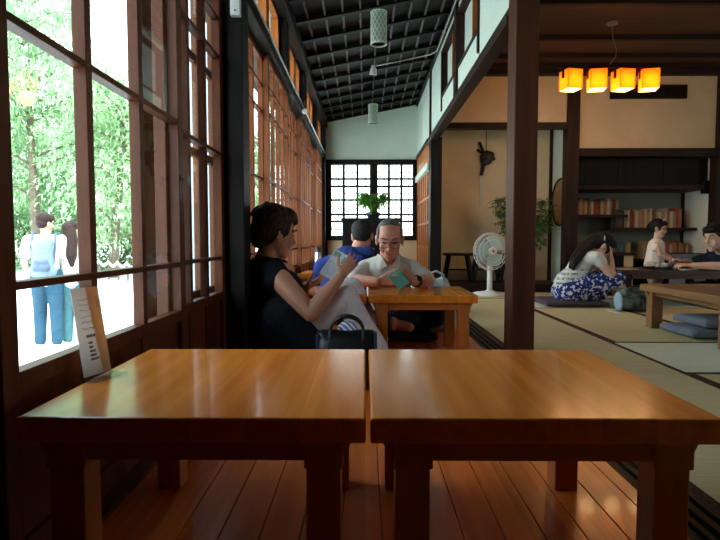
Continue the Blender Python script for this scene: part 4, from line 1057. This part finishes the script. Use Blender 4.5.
# ---- woman bending over in the matted room
B0 = (1.95, 5.05, .05)
hd = Head((2.20, 5.03, .545), (.72, -.10, -.62), (.62, 0, .72), 1.0)
hip = V((1.89, 5.06, .155)); ch = V((2.04, 5.05, .42))
sN, eN, wN = V((2.11, 4.92, .445)), V((2.235, 4.90, .27)), V((2.255, 4.97, .44))
sF, eF, wF = V((2.10, 5.18, .445)), V((2.26, 5.2, .28)), V((2.28, 5.10, .44))
b = MB(); hd.prims(b)
b.cap((2.09, 5.05, .475), (2.155, 5.04, .525), .05, .048)
chain(b, [ch, V((1.97, 5.06, .28)), hip + V((0, 0, -.03))], [.095, .092, .095])
for s_, e_, w_, k in ((sN, eN, wN, -1), (sF, eF, wF, 1)):
    b.cap(ch + V((.02, 0, .03)), s_, .055, .045); chain(b, [s_, e_, e_.lerp(w_, .35), w_], [.044, .034, .034, .023])
    hand(b, w_, (-.05, -k * .35, .9), (-.9, -k * .2, .2), (0, k, .2), (.5, .5, .5, .55), .92)
kN, aN = V((2.30, 4.93, .255)), V((2.36, 4.93, .09)); kF, aF = V((2.30, 5.17, .255)), V((2.42, 5.17, .09))
for k_, a_, s_ in ((kN, aN, -1), (kF, aF, 1)):
    chain(b, [hip + V((.02, s_ * .08, -.04)), k_.lerp(hip, .4) + V((0, 0, -.025)), k_, k_.lerp(a_, .3), a_], [.07, .065, .056, .050, .036]); chain(b, [a_ + V((-.02, 0, -.05)), a_ + V((.10, 0, -.062))], [.03, .024])
lady = fuse('person', b, 'skin_c', None, B0, vox=.006, it=3)
tag(lady, 'long haired woman in a blue patterned skirt bent over, hand to her face', 'person')
b = MB(); hd.ell(b, (0, -.022, .044), (.088, .098, .082)); hd.ell(b, (0, -.055, -.0), (.078, .06, .075)); hd.ell(b, (0, .050, .072), (.06, .045, .040))
for x in (-1, 1): hd.cap(b, (x * .07, .04, .05), (x * .072, .05, -.045), .020, .010)
chain(b, [hd.p(0, -.085, .02), V((2.02, 5.02, .53)), V((1.93, 4.99, .44)), V((1.89, 4.97, .36))], [.06, .050, .040, .022])
chain(b, [hd.p(.02, -.085, .0), V((2.0, 4.97, .50)), V((1.92, 4.94, .41)), V((1.90, 4.94, .34))], [.045, .036, .03, .016])
fuse('long_hair', b, 'hair_black', lady, vox=.006, it=3)
MB().tube([hd.p(.06, -.07, .075), hd.p(.08, -.055, .055), hd.p(.088, -.04, .03)], .006, 6).build('hair_clip', 'metal', lady)
hd.face(lady)
m, nt, bs, out = nodes('white shirt with rows of grey lettering')
vec = coords(nt, (1, 1, 1)); sx = nt.nodes.new('ShaderNodeSeparateXYZ'); lnk(nt, vec, sx.inputs[0])
w = nt.nodes.new('ShaderNodeMath'); w.operation = 'PINGPONG'; w.inputs[1].default_value = .022; lnk(nt, sx.outputs['Z'], w.inputs[0])
gt = nt.nodes.new('ShaderNodeMath'); gt.operation = 'GREATER_THAN'; gt.inputs[1].default_value = .011; lnk(nt, w.outputs[0], gt.inputs[0])
lo_ = nt.nodes.new('ShaderNodeMath'); lo_.operation = 'LESS_THAN'; lo_.inputs[1].default_value = .29; lnk(nt, sx.outputs['Z'], lo_.inputs[0])
nz = noise(nt, coords(nt, (70, 70, 8)), 1, 1); ng = nt.nodes.new('ShaderNodeMath'); ng.operation = 'GREATER_THAN'; ng.inputs[1].default_value = .5; lnk(nt, nz, ng.inputs[0])
m1 = nt.nodes.new('ShaderNodeMath'); m1.operation = 'MULTIPLY'; lnk(nt, gt.outputs[0], m1.inputs[0]); lnk(nt, lo_.outputs[0], m1.inputs[1])
m2 = nt.nodes.new('ShaderNodeMath'); m2.operation = 'MULTIPLY'; lnk(nt, m1.outputs[0], m2.inputs[0]); lnk(nt, ng.outputs[0], m2.inputs[1])
lnk(nt, ramp(nt, m2.outputs[0], [(0, (.68, .68, .64)), (1, (.20, .22, .24))]), bs.inputs['Base Color']); bs.inputs['Roughness'].default_value = .9
M['letter_shirt'] = m
M['skirt'] = cloth('blue skirt with white blossoms', (.022, .035, .16), 'blotch', (.62, .64, .74), 34, .53, .58)
b = MB(); chain(b, [ch, V((1.97, 5.06, .28)), hip + V((0, 0, .04))], [.110, .108, .122]); b.cap(ch + V((.0, -.05, .02)), sN + V((-.01, 0, 0)), .07, .060); b.cap(ch + V((.0, .05, .02)), sF, .07, .060)
b.cap(sN, sN.lerp(eN, .22), .058, .056).cap(sF, sF.lerp(eF, .22), .058, .056)
fuse('printed_shirt', b, 'letter_shirt', lady, vox=.006, it=4)
b = MB(); b.cap(hip + V((-.01, -.06, -.035)), hip + V((-.01, .06, -.035)), .116, .116)
for k_, s_ in ((kN, -1), (kF, 1)): chain(b, [hip + V((.02, s_ * .08, -.03)), k_.lerp(hip, .4) + V((0, 0, -.015)), k_ + V((.0, 0, -.005))], [.112, .108, .078]); b.cap(hip + V((.05, s_ * .1, -.04)), k_.lerp(hip, .35) + V((0, 0, -.10)), .09, .07)
b.ell((2.08, 5.05, .14), (.17, .15, .085))
fuse('patterned_skirt', b, 'skirt', lady, vox=.007, it=4)

# ---- toddler girl standing behind the dark table
B0 = (3.06, 5.72, 0)
hd = Head((3.07, 5.69, .725), (.72, -.62, -.22), (.1, -.05, 1), .80)
b = MB(); hd.prims(b, .92, .85)
b.cap((3.055, 5.70, .59), (3.062, 5.695, .66), .034, .032)
chain(b, [V((3.055, 5.70, .54)), V((3.05, 5.71, .42)), V((3.05, 5.72, .34))], [.07, .078, .085])
for s_, sh, el, wr in ((-1, V((3.01, 5.63, .555)), V((3.03, 5.57, .455)), V((3.13, 5.53, .395))), (1, V((3.11, 5.76, .555)), V((3.15, 5.73, .46)), V((3.19, 5.62, .40)))):
    b.cap((3.055, 5.70, .56), sh, .04, .032); chain(b, [sh, el, wr], [.032, .027, .019]); hand(b, wr, (.8, -.5, -.15), (0, 0, -1), (0, -1 * s_ * -1, 0), (.4, .4, .4, .4), .62)
for s_ in (-1, 1):
    chain(b, [V((3.05 + s_ * .03, 5.72 + s_ * .03, .33)), V((3.06 + s_ * .04, 5.71 + s_ * .03, .18)), V((3.05 + s_ * .04, 5.73 + s_ * .03, .04))], [.055, .042, .03])
    chain(b, [V((3.05 + s_ * .04, 5.73 + s_ * .03, .024)), V((3.11 + s_ * .04, 5.69 + s_ * .03, .02))], [.024, .02])
girl = fuse('person', b, 'skin_c', None, B0, vox=.005, it=3)
tag(girl, 'small girl in a pale pink shirt standing behind the dark table', 'person')
b = MB(); hd.ell(b, (0, -.022, .048), (.088, .096, .082)); hd.ell(b, (0, -.055, .0), (.078, .06, .07)); hd.ell(b, (0, .045, .078), (.06, .05, .036)); hd.cap(b, (0, -.10, .04), (0, -.135, -.03), .035, .022)
for x in (-1, 1): hd.cap(b, (x * .074, .02, .05), (x * .074, .03, -.02), .018, .009)
hair = fuse('hair', b, 'hair_black', girl, vox=.005, it=3)
MB().ell(hd.p(.03, .04, .122), (.016, .012, .008)).build('white_hair_clip', 'white_plastic', hair)
hd.face(girl)
M['pinkshirt'] = cloth('pale pink shirt', (.90, .80, .74)); M['greyskirt'] = cloth('pale grey shorts', (.55, .46, .40))
b = MB(); chain(b, [V((3.055, 5.70, .545)), V((3.05, 5.71, .43)), V((3.05, 5.72, .34))], [.082, .09, .10])
b.cap((3.04, 5.68, .575), (3.005, 5.625, .53), .046, .046).cap((3.075, 5.72, .575), (3.115, 5.765, .53), .046, .046)
fuse('pink_shirt', b, 'pinkshirt', girl, vox=.006, it=3)
b = MB()
for s_ in (-1, 1): chain(b, [V((3.05 + s_ * .03, 5.72 + s_ * .03, .33)), V((3.06 + s_ * .04, 5.71 + s_ * .03, .20))], [.08, .06])
fuse('shorts', b, 'greyskirt', girl, vox=.006, it=3)

# ---- man in navy at the right end of the dark table
B0 = (3.42, 5.0, 0)
hd = Head((3.185, 4.96, .625), (-1, -.45, -.16), (-.1, 0, 1), 1.02)
hip = V((3.50, 5.03, .13)); ch = V((3.36, 5.0, .40))
b = MB(); hd.prims(b, 1.03, 1.05)
b.cap((3.30, 4.99, .49), (3.225, 4.97, .56), .06, .056)
chain(b, [ch, hip], [.125, .135])
sN, eN, wN = V((3.27, 4.83, .43)), V((3.17, 4.80, .375)), V((2.97, 4.93, .375))
sF, eF, wF = V((3.30, 5.17, .43)), V((3.13, 5.22, .38)), V((2.97, 5.08, .395))
for s_, e_, w_, k in ((sN, eN, wN, -1), (sF, eF, wF, 1)):
    b.cap(ch + V((-.02, 0, .05)), s_, .065, .052); chain(b, [s_, e_, e_.lerp(w_, .35), w_], [.05, .039, .038, .026])
hand(b, wN, (-.9, .3, .05), (0, .2, -1), (0, 1, .3), (.4, .45, .5, .5), 1.0); hand(b, wF, (-.9, -.15, .30), (0, -.3, -1), (0, -1, .3), (.5, .5, .55, .6), 1.0)
for s_ in (-1, 1):
    kn = V((3.28, 5.03 + s_ * .29, .13)); chain(b, [hip + V((0, s_ * .09, -.02)), kn, V((3.2, 5.03 - s_ * .05, .07))], [.085, .06, .042])
dad = fuse('person', b, 'skin_c', None, B0, vox=.006, it=3)
tag(dad, 'man in a navy short sleeved shirt at the right edge, arms on the dark table', 'person')
b = MB(); hd.ell(b, (0, -.025, .050), (.088, .098, .080)); hd.ell(b, (0, -.058, .0), (.076, .055, .065)); hd.ell(b, (0, .05, .080), (.065, .05, .036))
for x in (-1, 1): hd.ell(b, (x * .066, .0, .04), (.02, .05, .04))
rn = random.Random(8)
for k in range(30):
    a = rn.uniform(0, 6.28); e = rn.uniform(.3, 1.3); q = V((math.cos(a) * math.cos(e) * .088, -.025 + math.sin(a) * math.cos(e) * .1, .05 + math.sin(e) * .08)); hd.cap(b, tuple(q), tuple(q * 1.12), .012, .006)
fuse('hair', b, 'hair_black', dad, vox=.005, it=2)
hd.face(dad)
b = MB(); chain(b, [ch, hip + V((0, 0, .02))], [.145, .15])
b.cap(ch + V((-.02, -.06, .05)), sN, .08, .068).cap(ch + V((-.02, .06, .05)), sF, .08, .068); b.cap(sN, sN.lerp(eN, .7), .066, .06).cap(sF, sF.lerp(eF, .7), .066, .06)
fuse('navy_shirt', b, 'navy_t', dad, vox=.007, it=4)
b = MB()
for s_ in (-1, 1): kn = V((3.28, 5.03 + s_ * .29, .13)); chain(b, [hip + V((0, s_ * .09, -.02)), kn, V((3.2, 5.03 - s_ * .03, .075))], [.10, .075, .055])
b.cap(hip + V((0, -.08, 0)), hip + V((0, .08, 0)), .13, .13)
fuse('trousers', b, 'jeans_d', dad, vox=.008, it=3)

# ---- couple outside
def walker(base, face, k, label, female=False):
    c = V(base); r, f, u = basis(face); P = lambda x, y, z: c + (r * x + f * y + u * z) * k
    hdir = (f * 1 + r * (.9 if not female else .5) + u * -.12)
    h = Head(P(0, .02, 1.585), hdir, (0, 0, 1), k * 1.02)
    b = MB(); h.prims(b); sw = .155 if female else .185
    b.cap(P(0, -.01, 1.40), P(0, .0, 1.50), .052 * k, .052 * k)
    chain(b, [P(0, 0, 1.32), P(0, 0, 1.12), P(0, 0, .95)], [.12 * k, .115 * k, .13 * k])
    arms, legs = [], []
    for s_ in (-1, 1):
        sh = P(s_ * sw, 0, 1.37); el = P(s_ * (sw + .06), -.02, 1.10); wr = P(s_ * (sw + .03), .12, .90)
        if s_ > 0: el = P(sw + .03, .02, 1.11); wr = P(sw + .0, .22, 1.02)
        arms.append((sh, el, wr)); b.cap(P(0, 0, 1.38), sh, .06 * k, .05 * k); chain(b, [sh, el, wr], [.048 * k, .038 * k, .026 * k])
        hand(b, wr, wr - el, r * -s_, f, (.3, .35, .4, .4), k)
        hp = P(s_ * .085, 0, .92); kn = P(s_ * .095, .03 * (1 - s_), .50); an = P(s_ * .10, -.03 * s_, .08)
        legs.append((hp, kn, an)); chain(b, [hp, kn, an], [.085 * k, .058 * k, .042 * k]); chain(b, [an + u * -.045 * k, an + u * -.055 * k + f * .15 * k], [.036 * k, .028 * k])
    p = fuse('person', b, 'skin_c', None, base, vox=.010, it=3); tag(p, label, 'person')
    b = MB(); chain(b, [P(0, 0, 1.32), P(0, 0, 1.12), P(0, 0, .93)], [.145 * k, .14 * k, .15 * k])
    b.cap(P(-sw * .6, 0, 1.36), P(sw * .6, 0, 1.36), .085 * k, .085 * k)
    for sh, el, wr in arms: chain(b, [sh, sh.lerp(el, .65)], [.075 * k, .068 * k])
    fuse('white_top', b, 'white_cloth', p, vox=.012, it=3)
    b = MB()
    for hp, kn, an in legs: chain(b, [hp, kn, an + u * .03 * k], [.105 * k, .08 * k, .066 * k])
    b.cap(P(-.05, 0, .93), P(.05, 0, .93), .13 * k, .13 * k)
    fuse('jeans', b, 'jeans_teal' if female else 'jeans', p, vox=.012, it=3)
    for hp, kn, an in legs: fuse('shoe', MB().cap(an + u * -.05 * k - f * .04 * k, an + u * -.055 * k + f * .17 * k, .042 * k, .036 * k), 'white_plastic', p, vox=.01, it=2)
    b = MB(); h.ell(b, (0, -.022, .05), (.09, .1, .082)); h.ell(b, (0, -.055, .0), (.08, .06, .07)); h.ell(b, (0, .055, .075), (.065, .05, .04))
    if female:
        chain(b, [h.p(0, -.07, .03), P(.01, -.08, 1.46), P(.02, -.13, 1.25), P(.02, -.13, 1.12)], [.085 * k, .08 * k, .07 * k, .03 * k])
    fuse('hair', b, 'hair_brown', p, vox=.010, it=2)
    h.face(p)
    return p, P, k
M['white_cloth'] = cloth('white cotton', (.80, .80, .80)); M['jeans'] = cloth('mid blue denim', (.03, .085, .14)); M['jeans_teal'] = cloth('pale teal denim', (.07, .19, .22))
GZ = -.75
p, P, k = walker((-3.93, 6.62, GZ), (-.35, 1, 0), .985, 'young man in a white shirt and jeans with a backpack, outside the window')
t = thing('backpack', P(0, -.2, 1.0), 'grey blue backpack worn by the man outside the window', 'backpack')
M['packcloth'] = cloth('grey blue pack cloth', (.20, .27, .36)); M['packdark'] = cloth('dark grey blue pack cloth', (.11, .15, .22))
b = MB().cap(P(-.05, -.19, 1.33), P(.05, -.19, 1.33), .07, .07).cap(P(-.07, -.20, 1.00), P(.07, -.20, 1.00), .085, .085).cap(P(0, -.20, 1.30), P(0, -.20, 1.02), .11, .125)
fuse('pack_body', b, 'packcloth', t, vox=.010, it=3)
fuse('front_pocket', MB().cap(P(-.045, -.285, 1.04), P(.045, -.285, 1.04), .055, .055).cap(P(-.04, -.285, 1.10), P(.04, -.285, 1.10), .045, .045), 'packdark', t, vox=.010, it=2)
for s_ in (-1, 1): MB().tube([P(s_ * .10, -.15, 1.02), P(s_ * .13, -.155, 1.30), P(s_ * .125, -.06, 1.462), P(s_ * .125, .06, 1.462), P(s_ * .12, .15, 1.36)], .014, 8).build('shoulder_strap', 'packdark', t)
MB().tube([P(-.04, -.15, 1.38), P(-.03, -.17, 1.43), P(.03, -.17, 1.43), P(.04, -.15, 1.38)], .008, 6).build('top_handle', 'packdark', t)
walker((-3.70, 6.80, GZ), (-.25, 1, 0), .93, 'long haired young woman in a white top beside the man with the backpack, outside', True)
# ================================================================== outside, light, camera
def gz(x, y):
    r = math.hypot(x, y); return -.75 + max(0, min(1, (r - 9) / 8)) ** 1.2 * .62
b = MB(); NX = 60; vs = []; fs = []
for i in range(NX + 1):
    for j in range(NX + 1):
        x = -60 + 75 * i / NX; y = -30 + 90 * j / NX; vs.append(V((x, y, gz(x, y) - (.02 if x > -2 else 0))))
for i in range(NX):
    for j in range(NX):
        a = i * (NX + 1) + j; fs.append((a, a + NX + 1, a + NX + 2, a + 1))
b._add(vs, fs); o = st(b, 'ground', 'ground', 'bright pale courtyard ground outside the windows')
st(MB().box((-.84, -2.1, -.8), (-.66, 7.9, -.08)), 'wall_plinth', 'plaster')

def tree(x, y, H_, R, label, leaf='leaf', n=2600, seed=1, low=.1):
    rn = random.Random(seed); z0 = gz(x, y); c = V((x, y, z0)); t = thing('tree', c, label, 'tree', 'trees beyond the courtyard')
    tips = []; tb = MB(); br = MB()
    lean = V((rn.uniform(-.3, .3), rn.uniform(-.3, .3), 0)); top = c + V((0, 0, H_ * .8)) + lean
    tb.tube([c + V((0, 0, -.1)), c.lerp(top, .3), c.lerp(top, .65) + lean * .3, top], [.13, .10, .07, .02], 8).build('trunk', 'bark', t)
    for k in range(34):
        f = rn.uniform(.12, 1); p = c.lerp(top, f); a = rn.uniform(0, 6.28); L = R * rn.uniform(.55, 1) * (1.15 - .55 * abs(f - .45))
        e = p + V((math.cos(a) * L, math.sin(a) * L, rn.uniform(-.1, .55) * L)); m = p.lerp(e, .5) + V((0, 0, .12 * L))
        br.tube([p, m, e], [.035, .022, .006], 5)
        tips += [p.lerp(m, .5), m, m.lerp(e, .5), e, e]
    br.build('branches', 'bark', t)
    lb = MB(); per = max(3, n // len(tips))
    for q in tips:
        for k in range(per):
            o_ = V((rn.gauss(0, .33), rn.gauss(0, .33), rn.gauss(0, .28))); p = q + o_
            if p.z < z0 + low: continue
            d = V((o_.x + rn.uniform(-.5, .5), o_.y + rn.uniform(-.5, .5), rn.uniform(-.9, .35)))
            lb.leaf(p, d, V((0, 0, 1)), rn.uniform(.12, .21), rn.uniform(.05, .085), .3)
    lb.build('foliage', leaf, t); return t
tree(-8.3, 13.6, 8.6, 2.3, 'large drooping green tree behind the couple, seen in the left panes', 'leaf', 12500, 1, .55)
tree(-6.3, 13.4, 6.2, 1.8, 'leafy tree seen in the second column of window panes', 'leaf2', 9000, 2, .75)
tree(-10.8, 14.6, 5.4, 2.2, 'paler tree at the far left edge of the window', 'leaf2', 8000, 3, .3)
tree(-7.8, 16.8, 5.0, 2.3, 'tree further back between the two nearest trees', 'leaf', 7000, 4, .4)
tree(-11.5, 19.0, 5.0, 2.4, 'tree furthest back, low behind the couple', 'leaf', 4200, 5, .3)
tree(-2.6, 13.5, 4.6, 1.5, 'green tree seen just past the black window pillar', 'leaf', 3800, 6, .3)
tree(-1.5, 16.0, 2.0, .9, 'low green bush tree outside the far lattice window', 'leaf', 1200, 7, .1)
tree(-12.5, 23.0, 8.0, 3.2, 'tall tree furthest left behind the near trees', 'leaf', 6500, 31, .3)
tree(-9.0, 22.0, 7.5, 3.0, 'tall tree filling the gap behind the two nearest trees', 'leaf2', 6500, 32, .3)
tree(-16.0, 21.0, 7.0, 3.0, 'tall tree at the left border of the window view', 'leaf', 5500, 33, .3)
M['leaf_mid'] = leafmat('mid green leaf', (.10, .22, .08), (.26, .42, .17))
def bush(x, y, R, label, seed):
    rn = random.Random(seed); z0 = gz(x, y); t = thing('bush', (x, y, z0), label, 'bush', 'dark bushes under the trees'); lb, sb = MB(), MB()
    for k in range(9): a = rn.uniform(0, 6.28); sb.tube([(x, y, z0), (x + math.cos(a) * R * .6, y + math.sin(a) * R * .6, z0 + R * .7)], .015, 5)
    for k in range(2200):
        a, e, q = rn.uniform(0, 6.28), rn.uniform(0, 1.5), R * rn.uniform(.5, 1)
        p = V((x + math.cos(a) * math.cos(e) * q * 1.3, y + math.sin(a) * math.cos(e) * q, z0 + math.sin(e) * q * .9))
        lb.leaf(p, V((math.cos(a) + rn.uniform(-.6, .6), math.sin(a) + rn.uniform(-.6, .6), rn.uniform(-.7, .6))), V((0, 0, 1)), .17, .065)
    sb.build('stems', 'bark', t); lb.build('foliage', ('leaf', 'leaf_dark', 'leaf_mid')[seed % 3], t)
for i, (x, y, R, w) in enumerate(((-10.3, 14.6, 1.9, 'left of the couple'), (-8.7, 15.0, 1.7, 'behind the walking man'), (-7.2, 15.6, 1.6, 'behind the white fence, on its left'), (-5.6, 15.2, 1.5, 'behind the white fence, on its right'), (-12.2, 15.6, 2.0, 'furthest left in the window'))):
    bush(x, y, R, 'rounded green bush under the trees, ' + w, 20 + i)
st(MB().box((-3.75, 9.0, -.8), (-2.55, 9.2, 4.6)), 'wall_outbuilding', plain('pale blue white render', (.32, .40, .45), .8, var=.03, nscale=2), 'pale blue white outside wall glimpsed between the shutters')
# low fence with sagging white band
A, Bp = V((-6.75, 13.2, 0)), V((-5.2, 12.8, 0))
t = thing('garden_fence', (-6.0, 13.0, gz(-6.0, 13.0)), 'low post fence with a sagging white band under the trees', 'fence')
ps = [A.lerp(Bp, k / 6) for k in range(7)]
for p in ps: MB().cyl((p.x, p.y, gz(p.x, p.y) - .05), (p.x, p.y, gz(p.x, p.y) + .52), .028, .026, 8).build('post', 'bark', t)
for p, q in zip(ps, ps[1:]):
    path = [p.lerp(q, i / 6) + V((0, -.03, gz(p.x, p.y) + .47 - .10 * math.sin(math.pi * i / 6))) for i in range(7)]
    b = MB(); b.prism(path + [w_ + V((0, 0, -.075)) for w_ in path[::-1]], (0, .012, 0)); b.build('white_band', 'white_cloth', t)

# sky and sun
w = bpy.data.worlds.new('World'); S.world = w; w.use_nodes = True
nt = w.node_tree; bg = nt.nodes['Background']
tc = nt.nodes.new('ShaderNodeTexCoord'); sp = nt.nodes.new('ShaderNodeSeparateXYZ'); lnk(nt, tc.outputs['Generated'], sp.inputs[0])
nz_ = nt.nodes.new('ShaderNodeTexNoise'); nz_.inputs['Scale'].default_value = 3; lnk(nt, tc.outputs['Generated'], nz_.inputs['Vector'])
ad = nt.nodes.new('ShaderNodeMath'); ad.operation = 'MULTIPLY_ADD'; ad.inputs[1].default_value = .15; lnk(nt, nz_.outputs['Fac'], ad.inputs[0]); lnk(nt, sp.outputs['Z'], ad.inputs[2])
lnk(nt, ramp(nt, ad.outputs[0], [(.0, (.95, .98, 1.0)), (.45, (.86, .94, 1.0)), (1, (.62, .80, 1.0))]), bg.inputs['Color'])
bg.inputs['Strength'].default_value = 5.0
sun = bpy.data.lights.new('sun', 'SUN'); sun.energy = 6.0; sun.angle = .12; sun.color = (1, .96, .88)
so = bpy.data.objects.new('sun', sun); COL.objects.link(so); so.rotation_euler = (V((.42, -.30, 1)).to_track_quat('Z', 'Y')).to_euler()
# daylight portals in the openings, the right one unseen
def portal(c, rot, sx_, sy_):
    l = bpy.data.lights.new('window_daylight', 'AREA'); l.shape = 'RECTANGLE'; l.size = sx_; l.size_y = sy_; l.cycles.is_portal = True
    o = bpy.data.objects.new('window_daylight', l); COL.objects.link(o); o.location = c; o.rotation_euler = rot
portal((-.83, 3.8, 1.1), (0, math.radians(-90), 0), 2.3, 7.9)
portal((.1, 7.93, 1.17), (math.radians(-90), 0, 0), 1.3, 1.1)
portal((6.12, 1.6, 1.12), (0, math.radians(90), 0), 1.5, 1.5)

cam = bpy.data.cameras.new('Camera'); cam.sensor_width = 36; cam.lens = 27; cam.clip_start = .01
co = bpy.data.objects.new('Camera', cam); COL.objects.link(co); co.location = (0, 0, .605)
co.rotation_euler = (math.pi / 2 - math.atan(30 / 540), 0, math.atan(5 / 540)); S.camera = co
S.view_settings.view_transform = 'Standard'; S.view_settings.look = 'None'; S.view_settings.gamma = 1; S.view_settings.use_curve_mapping = False
S.view_settings.exposure = 0.45
S.cycles.max_bounces = 10; S.cycles.diffuse_bounces = 5; S.cycles.glossy_bounces = 4; S.cycles.transparent_max_bounces = 24
S.cycles.sample_clamp_indirect = 6; S.cycles.caustics_reflective = False; S.cycles.caustics_refractive = False
